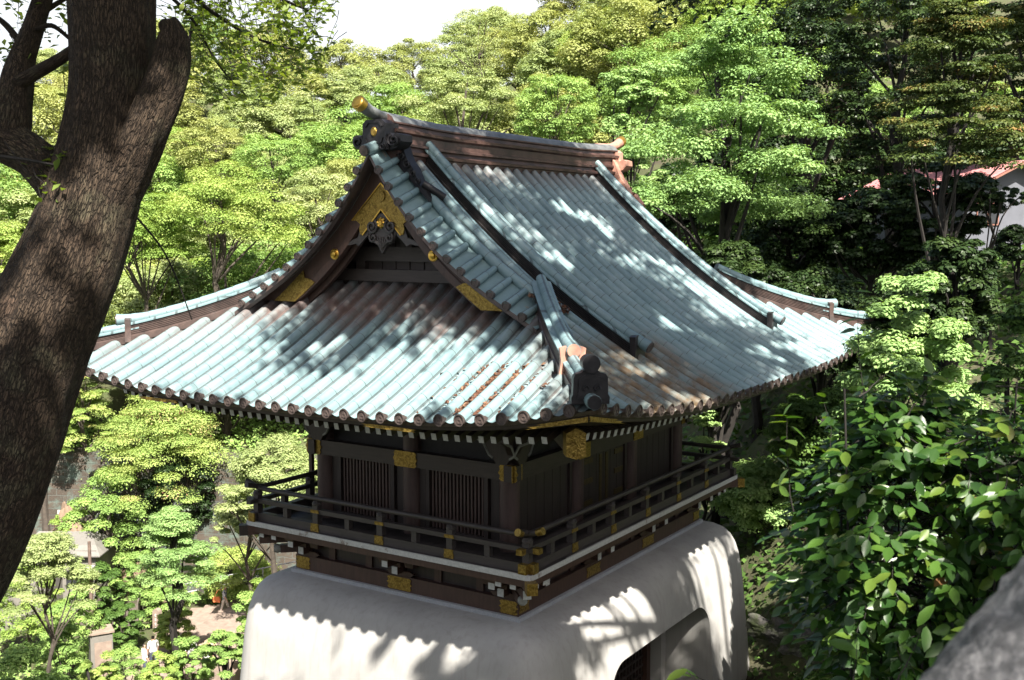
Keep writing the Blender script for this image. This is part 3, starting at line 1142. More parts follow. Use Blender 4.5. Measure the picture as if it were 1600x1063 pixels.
for o in [ob] + list(ob.children):
    if o.data and 'crest' not in o.name:
        o.data = o.data.copy()
        o.data.materials[0] = MAT['pink']

# ------------------------------------------------ gable: verge tiles, barge boards, pendant
YG = -4.24


def zg(x):
    x = abs(x)
    return -0.04705 * x ** 3 + 0.38395 * x * x - 1.59806 * x + 6.425


def zi(x):
    return min(zg(x) + 0.20, z_main(x, 0) + 0.03)


def arc_x(step, x1):
    x, out = 0.0, []
    x = 0.225
    out.append(0.0)
    acc = 0.0
    while x < x1:
        out.append(x)
        t = 0.0
        while t < step:
            dx = 0.005
            t += math.hypot(dx, zg(x + dx) - zg(x))
            x += dx
    return out


for s2 in (1, -1):
    mb = MB()
    xs = [0.0 + 3.14 * k / 40 for k in range(41)]
    mb.grid([[(s2 * x, YG, zg(x)), (s2 * x, -3.72, zi(x)), (s2 * x, -3.52, z_main(x, 0) + 0.02), (s2 * x, -3.40, z_main(x, 0) - 0.03)] for x in xs], 0, [[(0.5, 0.5)] * 4] * len(xs))
    mb.grid([[(s2 * x, YG, zg(x)), (s2 * x, YG - 0.005, zg(x) - 0.07), (s2 * x, YG + 0.06, zg(x) - 0.11), (s2 * x, -3.88, zi(x) - 0.16)] for x in xs], 1)
    rolls = arc_x(0.318, 3.12)
    for i, x in enumerate(rolls[1:]):
        z0, z1 = zg(x) + 0.045, zi(x) + 0.05
        P = lambda t: (s2 * x, YG - 0.03 + 0.53 * t, z0 + (z1 - z0) * t)
        mb.tube([P(0), P(0.48), P(0.485), P(0.93), P(1.0)], [0.066, 0.064, 0.060, 0.059, 0.045], 14, 0, True, 1, 1 / 0.3)
    # two long rolls beside the verge
    for yy, x0, x1, dz, r in ((-3.63, 0.62, 3.05, 0.06, 0.095), (-3.36, 0.42, 2.72, 0.03, 0.092)):
        pts = []
        for k in range(61):
            x = x0 + (x1 - x0) * k / 60
            zz = z_main(x, 0) if yy > -3.5 else 0.5 * (zi(x) + z_main(x, 0))
            pts.append((s2 * x, yy, zz + dz))
        mb.tube(pts, [r * (1.05 if k % 6 == 5 else 0.98) for k in range(61)], 14, 0, True, 1, 1 / 0.28)
    verge = mb.build('verge_tiles', ['patina', 'copper'], GATE, OFF)
    if s2 == -1:
        verge['label'] = 'verge tiles on the left side of the gable'
    for x in rolls[1:]:
        o = cap0.copy()
        COL.objects.link(o)
        o.parent = verge
        o.location = (s2 * x, YG - 0.032, zg(x) + 0.045)
        o.scale = (0.84, 0.84, 0.84)
# saddle tile at the apex
mb = MB()
mb.tube([(0, YG - 0.10, 6.43), (0, YG + 0.12, 6.50), (0, YG + 0.38, 6.58)], 0.095, 14, 0)
mb.tube([(0, YG - 0.101, 6.43), (0, YG - 0.125, 6.425)], 0.085, 14, 1)
mb.build('saddle_tile', ['patina', 'cap'], GATE, OFF)

YB = -3.90
for s2 in (1, -1):
    mb = MB()
    xs = [0.0 + 3.05 * k / 40 for k in range(41)]

    def bt(x):
        return zg(x) + 0.125

    def low(x):
        return max(bt(x) - 0.60 - 0.04 * (1 - x / 3), min(3.95, bt(x) - 0.02))
    mb.grid([[(s2 * x, YB, bt(x) - 0.02), (s2 * x, YB - 0.05, bt(x) - 0.03), (s2 * x, YB - 0.05, bt(x) - 0.095), (s2 * x, YB, bt(x) - 0.10)] for x in xs], 1)
    mb.grid([[(s2 * x, YB, bt(x) - 0.03), (s2 * x, YB, low(x)), (s2 * x, YB + 0.09, low(x)), (s2 * x, YB + 0.09, bt(x))] for x in xs], 0)
    # raised moulding along the lower edge and an inner board
    mb.grid([[(s2 * x, YB - 0.02, low(x) + 0.17), (s2 * x, YB - 0.022, low(x) + 0.01), (s2 * x, YB + 0.02, low(x) + 0.005)] for x in xs if bt(x) - low(x) > 0.3], 0)
    mb.grid([[(s2 * x, YB + 0.16, bt(x)), (s2 * x, YB + 0.16, low(x) - 0.10), (s2 * x, YB + 0.24, low(x) - 0.10)] for x in xs], 0)
    bb = mb.build('barge_board', ['wood_red', 'wood_edge'], GATE, OFF)
    if s2 == -1:
        bb['label'] = 'barge board on the left side of the gable'
    # gold foot plate: pointed tail up the board
    mb = MB()
    poly = [(1.48, 4.30), (1.70, 4.13), (1.95, 3.955), (2.44, 3.955), (2.22, 4.12), (2.0, 4.29), (1.74, 4.50), (1.72, 4.37), (1.62, 4.36)]
    mb.prism([(s2 * a, b) for a, b in poly], lambda a, b, w: (a, YB - 0.024 - w, b), 0.014)
    mb.build('gold_fitting', ['gold'], bb)
    # boss
    mb = MB()
    bx = 1.03
    bz = 4.78
    mb.tube([(s2 * bx, YB - 0.001, bz), (s2 * bx, YB - 0.03, bz), (s2 * bx, YB - 0.045, bz)], [0.095, 0.095, 0.08], 18)
    mb.tube([(s2 * bx, YB - 0.045, bz), (s2 * bx, YB - 0.075, bz), (s2 * bx, YB - 0.085, bz)], [0.06, 0.055, 0.03], 16)
    mb.build('gold_boss', ['gold_plain'], bb)
# apex chevron
mb = MB()
for s2 in (1, -1):
    pl = [(0.0, 5.94), (0.30, 5.62), (0.61, 5.34), (0.53, 5.335), (0.45, 5.28), (0.47, 5.20), (0.45, 5.11), (0.39, 5.11), (0.20, 5.31), (0.0, 5.52)]
    mb.prism([(s2 * a, b) for a, b in pl], lambda a, b, w: (a, YB - 0.024 - w, b), 0.016 + 0.0005 * s2)
    for a, b in (((0.0, 5.52), (0.40, 5.10)), ((0.0, 5.94), (0.62, 5.34))):
        mb.bar((s2 * a[0], YB - 0.044, a[1]), (s2 * b[0], YB - 0.044, b[1]), 0.018, 0.018, 1, (0, 1, 0))
mb.disc((0, YB - 0.04, 5.73), (0, -1, 0), 0.09, 0.022, 20, 0)
mb.build('gable_gold_fitting', ['gold', 'gold_plain'], GATE, OFF)
# pendant
mb = MB()
poly = [(-0.12, 5.45), (0.12, 5.45), (0.30, 5.30), (0.28, 5.10), (0.20, 4.98), (0.10, 4.95), (0.05, 4.87), (0.0, 4.80), (-0.05, 4.87), (-0.10, 4.95), (-0.20, 4.98), (-0.28, 5.10), (-0.30, 5.30)]
mb.prism(poly, lambda a, b, w: (a, YB + 0.05 - w, b), 0.075)
for s2 in (1, -1):
    scroll(mb, s2 * 0.19, 5.24, 0.115, 1.5, s2, YB - 0.025, 0.03, 0.035)
    scroll(mb, s2 * 0.17, 5.06, 0.08, 1.2, -s2, YB - 0.025, 0.03, 0.03)
    for q in range(4):
        mb.tube([(s2 * (0.03 + 0.05 * q), YB - 0.035, 5.07 - 0.01 * q), (s2 * (0.02 + 0.04 * q), YB - 0.045, 4.96 + 0.012 * q), (s2 * 0.01, YB - 0.035, 4.85 + 0.02 * q)], [0.012, 0.02, 0.008], 6)
    leaf = [(0.30, 5.30), (0.46, 5.22), (0.52, 5.06), (0.64, 5.02), (0.78, 4.93), (0.66, 4.94), (0.58, 4.96), (0.50, 4.92), (0.40, 5.02), (0.30, 5.10)]
    mb.prism([(s2 * a, b) for a, b in leaf], lambda a, b, w: (a, YB + 0.03 - w, b), 0.05)
pen = mb.build('gable_pendant', ['wood_grey'], GATE, OFF)
mb = MB()
for k in range(8):
    a = 2 * math.pi * k / 8
    mb.tube([(0.035 * math.cos(a), YB - 0.04, 5.30 + 0.035 * math.sin(a)), (0.06 * math.cos(a), YB - 0.055, 5.30 + 0.06 * math.sin(a)), (0.085 * math.cos(a), YB - 0.04, 5.30 + 0.085 * math.sin(a))], [0.022, 0.03, 0.018], 8)
mb.disc((0, YB - 0.03, 5.30), (0, -1, 0), 0.035, 0.045, 12)
mb.build('gold_flower', ['gold_plain'], pen)
# gable wall with planks, beam and post
mb = MB()
top = [(-2.6 + 5.2 * k / 24, z_main(abs(-2.6 + 5.2 * k / 24), 0) - 0.12) for k in range(25)]
mb.prism([(-2.6, 3.9), (2.6, 3.9)] + top[::-1], lambda a, b, w: (a, -3.2 + w, b), 0.08, 0)
for k in range(-7, 8):
    x = k * 0.3
    mb.box((x, -3.21, (4.3 + zg(abs(x))) / 2 - 0.1), (0.012, 0.02, zg(abs(x)) - 4.3), 0)
mb.box((0, -3.27, 4.78), (3.3, 0.14, 0.24), 1)
mb.box((0, -3.29, 4.42), (4.4, 0.16, 0.2), 1)
mb.box((0, -3.255, 5.35), (0.24, 0.11, 0.92), 1)
for s2 in (-1, 1):
    mb.box((s2 * 1.0, -3.25, 4.6), (0.2, 0.1, 0.16), 1)
    mb.bar((s2 * 0.12, -3.26, 5.75), (s2 * 1.5, -3.26, 4.9), 0.1, 0.16, 1, (0, 1, 0))
mb.build('gable_wall', ['wood', 'wood_x'], GATE, OFF)
mb = MB()
mb.prism([(-2.6, 3.9), (2.6, 3.9)] + top[::-1], lambda a, b, w: (a, 3.2 - w, b), 0.08, 0)
for s2 in (1, -1):
    mb.grid([[(s2 * x, 3.9, zg(x) - 0.02), (s2 * x, 3.9, zg(x) - 0.6), (s2 * x, 3.8, zg(x) - 0.6), (s2 * x, 3.5, zg(x) + 0.03), (s2 * x, 3.95, zg(x) + 0.03), (s2 * x, 3.9, zg(x) - 0.02)] for x in xs], 0)
mb.build('rear_gable_wall', ['wood'], GATE, OFF)

# ------------------------------------------------ upper storey
HX, HY = 1.98, 3.17
cols = [(-HX, -HY), (0, -HY), (HX, -HY), (-HX, HY), (0, HY), (HX, HY), (HX, -1.06), (HX, 1.06), (-HX, -1.06), (-HX, 1.06)]
mb = MB()
mb.tube([(0, 0, 0), (0, 0, 1.0), (0, 0, 2.2)], [0.168, 0.168, 0.16], 20)
c0 = mb.build('column', ['wood_col'], GATE, OFF + Vector((*cols[0], 0)))
for x, y in cols[1:]:
    dup(c0, GATE, OFF + Vector((x, y, 0)))
# walls behind the columns
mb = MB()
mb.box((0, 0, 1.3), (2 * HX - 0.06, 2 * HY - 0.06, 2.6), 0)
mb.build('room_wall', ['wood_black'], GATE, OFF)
# head beams through the columns, with gold sleeves
beams = []
for a, b, nm in (((-HX - 0.26, -HY - 0.13), (HX + 0.26, -HY - 0.13), 'f'), ((HX + 0.13, -HY - 0.26), (HX + 0.13, HY + 0.26), 'r'),
                 ((-HX - 0.13, -HY - 0.26), (-HX - 0.13, HY + 0.26), 'l'), ((-HX - 0.26, HY + 0.13), (HX + 0.26, HY + 0.13), 'b')):
    mb = MB()
    zz = 1.315 if nm in 'fb' else 1.312
    mb.bar((*a, zz), (*b, zz), 0.15, 0.26)
    bo = mb.build('head_beam', ['wood_x'], GATE, OFF)
    if nm == 'f':
        for cx, w in ((-HX - 0.11, 0.34), (0.0, 0.48), (HX + 0.11, 0.34)):
            mb = MB()
            n_ = 0.035
            poly = [(-w / 2, -0.10), (-w / 2 + n_, -0.135), (w / 2 - n_, -0.135), (w / 2, -0.10), (w / 2 - 0.015, -0.05), (w / 2 + 0.02, 0), (w / 2 - 0.015, 0.05), (w / 2, 0.10), (w / 2 - n_, 0.135), (-w / 2 + n_, 0.135), (-w / 2, 0.10), (-w / 2 + 0.015, 0.05), (-w / 2 - 0.02, 0), (-w / 2 + 0.015, -0.05)]
            mb.prism(poly, lambda u_, v_, w_: (cx + u_, -HY - 0.207 - w_, zz + v_), 0.014)
            mb.build('gold_sleeve', ['gold'], bo)
    if nm == 'r':
        for cy, w in ((-HY - 0.11, 0.30), (-1.06, 0.40), (1.06, 0.40), (HY + 0.05, 0.3)):
            mb = MB()
            mb.box((HX + 0.213, cy, zz), (0.014, w, 0.27))
            mb.build('gold_sleeve', ['gold'], bo)
# wall plate and frieze above the beam
mb = MB()
for sy in (-1, 1):
    mb.box((0, sy * (HY + 0.05), 2.12), (2 * HX + 0.5, 0.2, 0.16))
for sx in (-1, 1):
    mb.box((sx * (HX + 0.05), 0, 2.12), (0.2, 2 * HY + 0.3, 0.164))
mb.build('wall_plate', ['wood_x'], GATE, OFF)


# bracket arms on the corner columns (white-edged, boat shaped)
def bracket_arm(cx, cy, ax):
    mb = MB()
    poly = [(-0.10, 1.45), (0.10, 1.45), (0.16, 1.55), (0.24, 1.60), (0.34, 1.78), (0.52, 1.86), (0.52, 1.98), (-0.52, 1.98), (-0.52, 1.86), (-0.34, 1.78), (-0.24, 1.60), (-0.16, 1.55)]
    if ax == 'x':
        pl = lambda u_, v_, w_: (cx + u_, cy - w_, v_)
    else:
        pl = lambda u_, v_, w_: (cx + w_, cy + u_, v_)
    mb.prism(poly, pl, 0.13, 0)
    edge = [poly[k] for k in range(2, 7)]
    for e in (edge, [(-a, b) for a, b in edge]):
        for p, q in zip(e[:-1], e[1:]):
            mb.bar(pl(p[0], p[1], 0.134), pl(q[0], q[1], 0.134), 0.03, 0.03, 1, (1, 1, 0.2))
    mb.bar(pl(-0.52, 1.97, 0.134), pl(0.52, 1.97, 0.134), 0.03, 0.045, 1)
    return mb.build('bracket_arm', ['wood', 'wood_edge'], GATE, OFF)


for x in (-HX, HX):
    bracket_arm(x, -HY - 0.12, 'x')
for y in (-HY, HY):
    bracket_arm(HX + 0.12, y, 'y')
mb = MB()
for x in (-HX, HX):
    for k in (-0.42, 0, 0.42):
        mb.box((x + k, -HY - 0.18, 2.04), (0.17, 0.17, 0.1), 0, 0, 1.15)
mb.build('bracket_block', ['wood'], GATE, OFF)

# lattice windows of the gable side
for x0, x1 in ((-1.66, -0.36), (0.32, 1.60)):
    mb = MB()
    y = -HY - 0.02
    zl, zh = 0.16, 1.19
    xc = (x0 + x1) / 2
    mb.box((x0 + 0.04, y, (zl + zh) / 2), (0.08, 0.1, zh - zl))
    mb.box((x1 - 0.04, y, (zl + zh) / 2), (0.08, 0.1, zh - zl))
    mb.box((xc, y, zl - 0.04), (x1 - x0, 0.11, 0.08))
    mb.box((xc, y, zh + 0.035), (x1 - x0, 0.11, 0.07))
    w = mb.build('lattice_window', ['wood'], GATE, OFF)
    mb = MB()
    n = 15
    for k in range(n):
        x = x0 + 0.13 + (x1 - x0 - 0.26) * k / (n - 1)
        mb.box((x, y + 0.005, (zl + zh) / 2), (0.034, 0.04, zh - zl - 0.002))
    mb.build('lattice', ['wood_col'], w)
    for xx in (x0 - 0.12, x1 + 0.11):
        MB().box((xx, -HY + 0.0, 0.62), (0.16, 0.05, 1.2)).build('wall_board', ['wood'], GATE, OFF)
# plank walls and doors of the long side
for y0, y1 in ((-HY, -1.06), (-1.06, 1.06), (1.06, HY)):
    mb = MB()
    yc = (y0 + y1) / 2
    for k in range(6):
        yy = y0 + 0.25 + (y1 - y0 - 0.5) * (k + 0.5) / 6
        mb.box((HX - 0.01, yy, 0.62), (0.05, (y1 - y0 - 0.5) / 6 - 0.012, 1.15))
    mb.box((HX + 0.02, y0 + 0.22, 0.62), (0.08, 0.08, 1.2))
    mb.box((HX + 0.02, y1 - 0.22, 0.62), (0.08, 0.08, 1.2))
    d = mb.build('plank_door' if y0 == -1.06 else 'plank_wall', ['wood'], GATE, OFF)
    if y0 == -1.06:
        for yy in (-0.6, 0.6):
            mb = MB()
            for zz in (0.25, 0.65, 1.02):
                mb.box((HX + 0.024, yy, zz), (0.014, 0.34, 0.1))
            mb.box((HX + 0.022, yy * 0.2, 0.62), (0.014, 0.09, 0.9))
            mb.build('gold_strap', ['gold_dim'], d)

# ------------------------------------------------ gallery deck
DX, DY = 3.0, 4.167
mb = MB()
mb.box((0, 0, -0.028), (2 * DX - 0.02, 2 * DY - 0.02, 0.056), 0)
for k in range(40):
    x = -DX + 0.15 * (k + 0.5)
    mb.box((x, -DY + 0.55, 0.0015), (0.146, 1.06, 0.006), 0)
    mb.box((x, DY - 0.55, 0.0015), (0.146, 1.06, 0.006), 0)
for k in range(42):
    y = -DY + 1.1 + 0.15 * k
    if y < DY - 1.1:
        mb.box((DX - 0.50, y, 0.0015), (0.96, 0.146, 0.006), 0)
        mb.box((-DX + 0.50, y, 0.0015), (0.96, 0.146, 0.006), 0)
deck = mb.build('gallery_deck', ['wood_grey'], GATE, OFF)
mb = MB()
for sy in (-1, 1):
    mb.box((0, sy * (DY - 0.004), -0.042), (2 * DX + 0.004, 0.03, 0.088), 0)
for sx in (-1, 1):
    mb.box((sx * (DX - 0.004), 0, -0.042), (0.03, 2 * DY - 0.04, 0.086), 0)
mb.build('white_edge', ['white'], deck)
mb = MB()
for sy in (-1, 1):
    mb.box((0, sy * (DY - 0.12), -0.15), (2 * DX - 0.1, 0.16, 0.12), 0)
    mb.box((0, sy * (DY - 0.36), -0.14), (2 * DX - 0.3, 0.1, 0.12), 0)
for sx in (-1, 1):
    mb.box((sx * (DX - 0.12), 0, -0.151), (0.16, 2 * DY - 0.42, 0.12), 0)
mb.build('edge_beam', ['wood_red'], GATE, OFF)
# corner beam noses
for sx in (1, -1):
    for sy in (-1, 1):
        mb = MB()
        a = Vector((sx * (DX - 0.7), sy * (DY - 0.7), -0.17))
        b = Vector((sx * (DX + 0.09), sy * (DY + 0.09), -0.17))
        mb.bar(a, b, 0.15, 0.17, 0)
        d = (b - a).normalized()
        mb.bar(b - d * 0.14, b + d * 0.012, 0.168, 0.186, 1)
        mb.build('corner_beam', ['wood_red', 'gold' if sx == 1 else 'wood'], GATE, OFF)

# railing
RX, RY = DX - 0.14, DY - 0.14
pz = [0.0, 0.14]
rails = []


def side_rail(p, q, z, w, h, over, kind, gold_end=False):
    """one rail along a side; its ends run past the corner posts"""
    mb = MB()
    p, q = Vector((*p, z)), Vector((*q, z))
    d = (q - p).normalized()
    a, b = p - d * over, q + d * over
    if kind == 'round':
        n = 24
        pts = [a.lerp(b, k / n) for k in range(n + 1)]
        for k, t in enumerate(pts):
            e = max(0, 0.5 - min((t - a).length, (t - b).length)) / 0.5
            pts[k] = t + Vector((0, 0, (0.10 if not gold_end else 0.03) * e * e))
        mb.tube(pts, [0.043 * (1 + 0.25 * max(0, 0.3 - min((t - a).length, (t - b).length)) / 0.3) for t in pts], 12)
    else:
        mb.bar(a, b, w, h)
    return mb.build('rail', ['wood_grey'], GATE, OFF)


corners = [(-RX, -RY), (RX, -RY), (RX, RY), (-RX, RY)]
near = 1
for i in range(4):
    p, q = corners[i], corners[(i + 1) % 4]
    j = 0.003 * i
    side_rail(p, q, 0.575 + j, 0, 0, 0.27, 'round')
    side_rail(p, q, 0.355 + j, 0.10, 0.075, 0.23, 'flat')
    r3 = side_rail(p, q, 0.075 + j, 0.13, 0.14, 0.15, 'flat')
    # struts between base rail and middle rail, posts up to the top rail
    n = 4 if i in (0, 2) else 6
    for k in range(n + 1):
        x = p[0] + (q[0] - p[0]) * k / n
        y = p[1] + (q[1] - p[1]) * k / n
        if k < n:
            mb = MB()
            mb.box((0, 0, 0.33), (0.115, 0.115, 0.38))
            mb.lathe([(0.0, 0.53), (0.06, 0.53), (0.085, 0.50), (0.085, 0.475), (0.06, 0.46)], (0, 0, 0), 14)
            mb.box((0, 0, 0.515), (0.10, 0.10, 0.05), 0)
            po = mb.build('railing_post', ['wood_grey'], GATE, OFF + Vector((x, y, 0)))
            if k > 0:
                nx, ny = (0, -1) if i == 0 else ((1, 0) if i == 1 else ((0, 1) if i == 2 else (-1, 0)))
                g = MB()
                pl = [(-0.085, -0.075), (0.085, -0.075), (0.098, -0.03), (0.08, 0.03), (0.095, 0.07), (-0.095, 0.07), (-0.08, 0.03), (-0.098, -0.03)]
                g.prism(pl, lambda u_, v_, w_: (u_ * abs(ny) + nx * (0.066 + w_), u_ * abs(nx) + ny * (0.066 + w_), 0.08 + v_), 0.012)
                g.build('gold_fitting', ['gold'], po)
                g = MB()
                pl = [(-0.10, -0.025), (0.10, -0.025), (0.085, 0.03), (-0.085, 0.03)]
                g.prism(pl, lambda u_, v_, w_: (u_ * abs(ny) + nx * (0.058 + w_), u_ * abs(nx) + ny * (0.058 + w_), 0.355 + v_), 0.012)
                g.build('gold_fitting', ['gold'], po)
            xs2, ys2 = x + (q[0] - p[0]) / n / 2, y + (q[1] - p[1]) / n / 2
            mb = MB()
            mb.box((0, 0, 0.235), (0.10, 0.10, 0.18))
            mb.build('railing_strut', ['wood_grey'], GATE, OFF + Vector((xs2, ys2, 0)))
# gold tips of rails at the near corner
x, y = RX, -RY
for z, r in ((0.585, 0.054), (0.362, 0.0), (0.078, 0.01)):
    for dx, dy in ((1, 0), (0, -1)):
        mb = MB()
        o = 0.27 if r == 0.054 else (0.23 if r == 0 else 0.15)
        a = Vector((x + dx * (o - 0.10), y + dy * (o - 0.10), z + (0.055 if r == 0.054 else 0)))
        b = Vector((x + dx * (o + 0.008), y + dy * (o + 0.008), z + (0.098 if r == 0.054 else 0)))
        if r == 0.054:
            mb.tube([a, b], [0.055, 0.06], 12)
        else:
            w, h = (0.112, 0.088) if r == 0 else (0.145, 0.155)
            mb.bar(a, b, w, h)
        mb.build('rail_tip', ['gold'], GATE, OFF)
x, y = -RX, -RY
MB().box((x - 0.155, y, 0.078), (0.03, 0.145, 0.155)).build('rail_tip', ['gold'], GATE, OFF)
MB().box((x, y - 0.158, 0.078), (0.145, 0.03, 0.155)).build('rail_tip', ['gold'], GATE, OFF)

# under the deck: boards, sill, brackets with white ends
mb = MB()
mb.box((0, 0, -0.42), (2 * 2.28, 2 * 3.44, 0.56), 0)
for k in (-1.6, -0.75, 0.75, 1.6):
    mb.box((k, -3.455, -0.44), (0.14, 0.05, 0.5), 1)
for k in (-2.6, -1.7, -0.6, 0.6, 1.7, 2.6):
    mb.box((2.295, k, -0.44), (0.05, 0.14, 0.5), 1)
mb.build('under_wall', ['wood', 'wood_red'], GATE, OFF)
mb = MB()
mb.box((0, 0, -0.80), (2 * 2.40, 2 * 3.565, 0.26), 0)
sill = mb.build('sill_beam', ['wood_red'], GATE, OFF)
for cx, w in ((-2.22, 0.34), (0.0, 0.52), (2.22, 0.34)):
    mb = MB()
    poly = [(-w / 2, -0.085), (-w / 2 + 0.04, -0.11), (w / 2 - 0.04, -0.11), (w / 2, -0.085), (w / 2 - 0.03, -0.03), (w / 2 + 0.015, 0), (w / 2 - 0.03, 0.03), (w / 2, 0.085), (w / 2 - 0.04, 0.11), (-w / 2 + 0.04, 0.11), (-w / 2, 0.085), (-w / 2 + 0.03, 0.03), (-w / 2 - 0.015, 0), (-w / 2 + 0.03, -0.03)]
    mb.prism(poly, lambda u_, v_, w_: (cx + u_, -3.567 - w_, -0.80 + v_), 0.012)
    mb.build('gold_fitting', ['gold'], sill)
for cy, w in ((-3.4, 0.3), (-1.1, 0.5), (1.1, 0.5), (3.4, 0.3)):
    mb = MB()
    poly = [(-w / 2, -0.085), (w / 2, -0.085), (w / 2 - 0.03, 0), (w / 2, 0.085), (-w / 2, 0.085), (-w / 2 + 0.03, 0)]
    mb.prism(poly, lambda u_, v_, w_: (2.402 + w_, cy + u_, -0.80 + v_), 0.012)
    mb.build('gold_fitting', ['gold'], sill)
mb = MB()
mb.box((0, 0, -0.965), (2 * 2.465, 2 * 3.63, 0.07), 0)
mb.box((0, 0, -1.1), (2 * 2.3, 2 * 3.5, 0.2), 0)
mb.build('plinth', ['plinth'], GATE, OFF)


def deck_bracket(cx, cy, nx, ny):
    """a stepped bracket: two arms with white ends, bearing blocks and a carved cloud below"""
    mb = MB()
    tx, ty = -ny, nx

    def P(o, t, z):
        return (cx + nx * o + tx * t, cy + ny * o + ty * t, z)
    rz = math.atan2(ny, nx)
    mb.bar(P(-0.2, 0, -0.54), P(0.24, 0, -0.54), 0.12, 0.13, 0)
    mb.bar(P(0.2405, 0, -0.54), P(0.25, 0, -0.54), 0.118, 0.128, 1)
    mb.bar(P(-0.2, 0, -0.355), P(0.50, 0, -0.355), 0.12, 0.12, 0)
    mb.bar(P(0.5005, 0, -0.355), P(0.51, 0, -0.355), 0.118, 0.118, 1)
    mb.box(P(0.12, 0, -0.445), (0.20, 0.20, 0.075), 0, rz, 1.18)
    mb.box(P(0.44, 0, -0.255), (0.20, 0.20, 0.09), 0, rz, 1.18)
    for t in (-0.28, 0.28):
        mb.box(P(0.12, t, -0.43), (0.17, 0.17, 0.075), 0, rz, 1.15)
    mb.bar(P(0.12, -0.34, -0.34), P(0.12, 0.34, -0.34), 0.10, 0.11, 0)
    mb.bar(P(0.12, 0.34, -0.34), P(0.12, 0.35, -0.34), 0.10, 0.10, 1)
    mb.bar(P(0.12, -0.35, -0.34), P(0.12, -0.34, -0.34), 0.10, 0.10, 1)
    poly = [(-0.3, -0.02), (-0.22, -0.12), (0.0, -0.16), (0.22, -0.12), (0.3, -0.02), (0.2, 0.03), (-0.2, 0.03)]
    mb.prism(poly, lambda u_, v_, w_: P(0.05 + w_, u_, -0.60 + v_ * 0.6), 0.05, 0)
    return mb.build('deck_bracket', ['wood_red', 'white'], GATE, OFF)


for x in (-2.15, 0.0, 2.15):
    deck_bracket(x, -3.45, 0, -1)
    deck_bracket(x, 3.45, 0, 1)
for y in (-3.3, -1.1, 1.1, 3.3):
    deck_bracket(2.28, y, 1, 0)
    deck_bracket(-2.28, y, -1, 0)
for sx in (1, -1):
    mb = MB()
    a = Vector((sx * 2.2, -3.37, -0.36))
    b = Vector((sx * 2.85, -4.02, -0.36))
    mb.bar(a, b, 0.13, 0.14, 0)
    d = (b - a).normalized()
    mb.bar(b, b + d * 0.01, 0.128, 0.138, 1)
    mb.bar(a + Vector((0, 0, -0.19)), a.lerp(b, 0.6) + Vector((0, 0, -0.19)), 0.13, 0.14, 0)
    mb.tube([a.lerp(b, 0.6) + Vector((0, 0, -0.19)) + d * 0.06 * k for k in range(3)], [0.07, 0.085, 0.06], 10, 2)
    mb.build('corner_bracket', ['wood_red', 'white', 'wood_edge'], GATE, OFF)
# joist ends below the edge beam near corners
for x in (-2.75, -2.45, 2.35, 2.62):
    mb = MB()
    mb.bar((x, -3.5, -0.25), (x, -4.06, -0.25), 0.11, 0.10, 0)
    mb.bar((x, -4.06, -0.25), (x, -4.07, -0.25), 0.108, 0.098, 1)
    mb.build('joist_end', ['wood_red', 'white'], GATE, OFF)
for y in (-3.85, -3.6, 3.4, 3.7):
    mb = MB()
    mb.bar((2.4, y, -0.25), (2.91, y, -0.25), 0.11, 0.10, 0)
    mb.bar((2.91, y, -0.25), (2.92, y, -0.25), 0.108, 0.098, 1)
    mb.build('joist_end', ['wood_red', 'white'], GATE, OFF)

# ------------------------------------------------ white plaster base with an arched passage
EP = [(-0.995, 0.0), (-1.01, 0.16), (-1.05, 0.32), (-1.12, 0.47), (-1.22, 0.58), (-1.38, 0.67), (-1.6, 0.735), (-2.0, 0.79), (-2.6, 0.84), (-3.4, 0.90), (-4.4, 0.97), (-5.4, 1.05)]


def base_ring(z, e):
    hx, hy, r = 2.465 + e, 3.63 + e, 0.06 + 0.75 * min(1, e / 0.7) * 0.8
    P = []
    for cx, cy, a0 in ((hx - r, hy - r, 0), (-hx + r, hy - r, 90), (-hx + r, -hy + r, 180), (hx - r, -hy + r, 270)):
        for k in range(9):
            a = math.radians(a0 + 90 * k / 8)
            P.append((cx + r * math.cos(a), cy + r * math.sin(a), z))
    return P


mb = MB()
G = [base_ring(z, e) for z, e in EP]
mb.grid(G, 0, closed=True)
mb.add(G[0], [tuple(range(len(G[0])))], 0)
mb.add(G[-1], [tuple(range(len(G[-1])))], 0)
base = mb.build('plaster_base', ['plaster'], GATE, OFF, 45)
mb = MB()
ar = 0.55
arch = [(-2.08, -5.6), (2.08, -5.6), (2.08, -2.12 - ar)]
for k in range(1, 9):
    a = math.radians(90 * k / 8)
    arch.append((2.08 - ar + ar * math.cos(a), -2.12 - ar + ar * math.sin(a)))
for k in range(0, 9):
    a = math.radians(90 + 90 * k / 8)
    arch.append((-2.08 + ar + ar * math.cos(a), -2.12 - ar + ar * math.sin(a)))
mb.prism(arch, lambda u_, v_, w_: (2.35 + w_, u_, v_), 2.0, 0)
inner = [(u_ * 0.9, -5.6 if v_ < -5.5 else (v_ - 0.12)) for u_, v_ in arch]
mb.prism(inner, lambda u_, v_, w_: (-5 + w_, u_, v_), 8, 0)
cut = mb.build('cutter', ['plaster'], None, None)
cut.location = OFF + Vector((0, 0, -5.2))
bpy.context.view_layer.update()
md = base.modifiers.new('arch', 'BOOLEAN')
md.operation = 'DIFFERENCE'
md.object = cut
md.solver = 'EXACT'
md.use_self = True
dg = bpy.context.evaluated_depsgraph_get()
me = bpy.data.meshes.new_from_object(base.evaluated_get(dg))
base.modifiers.clear()
base.data = me
me.polygons.foreach_set('use_smooth', np.ones(len(me.polygons), dtype=bool))
me.set_sharp_from_angle(angle=math.radians(42))
bpy.data.objects.remove(cut)
base['label'] = 'white plaster base with rounded shoulders'
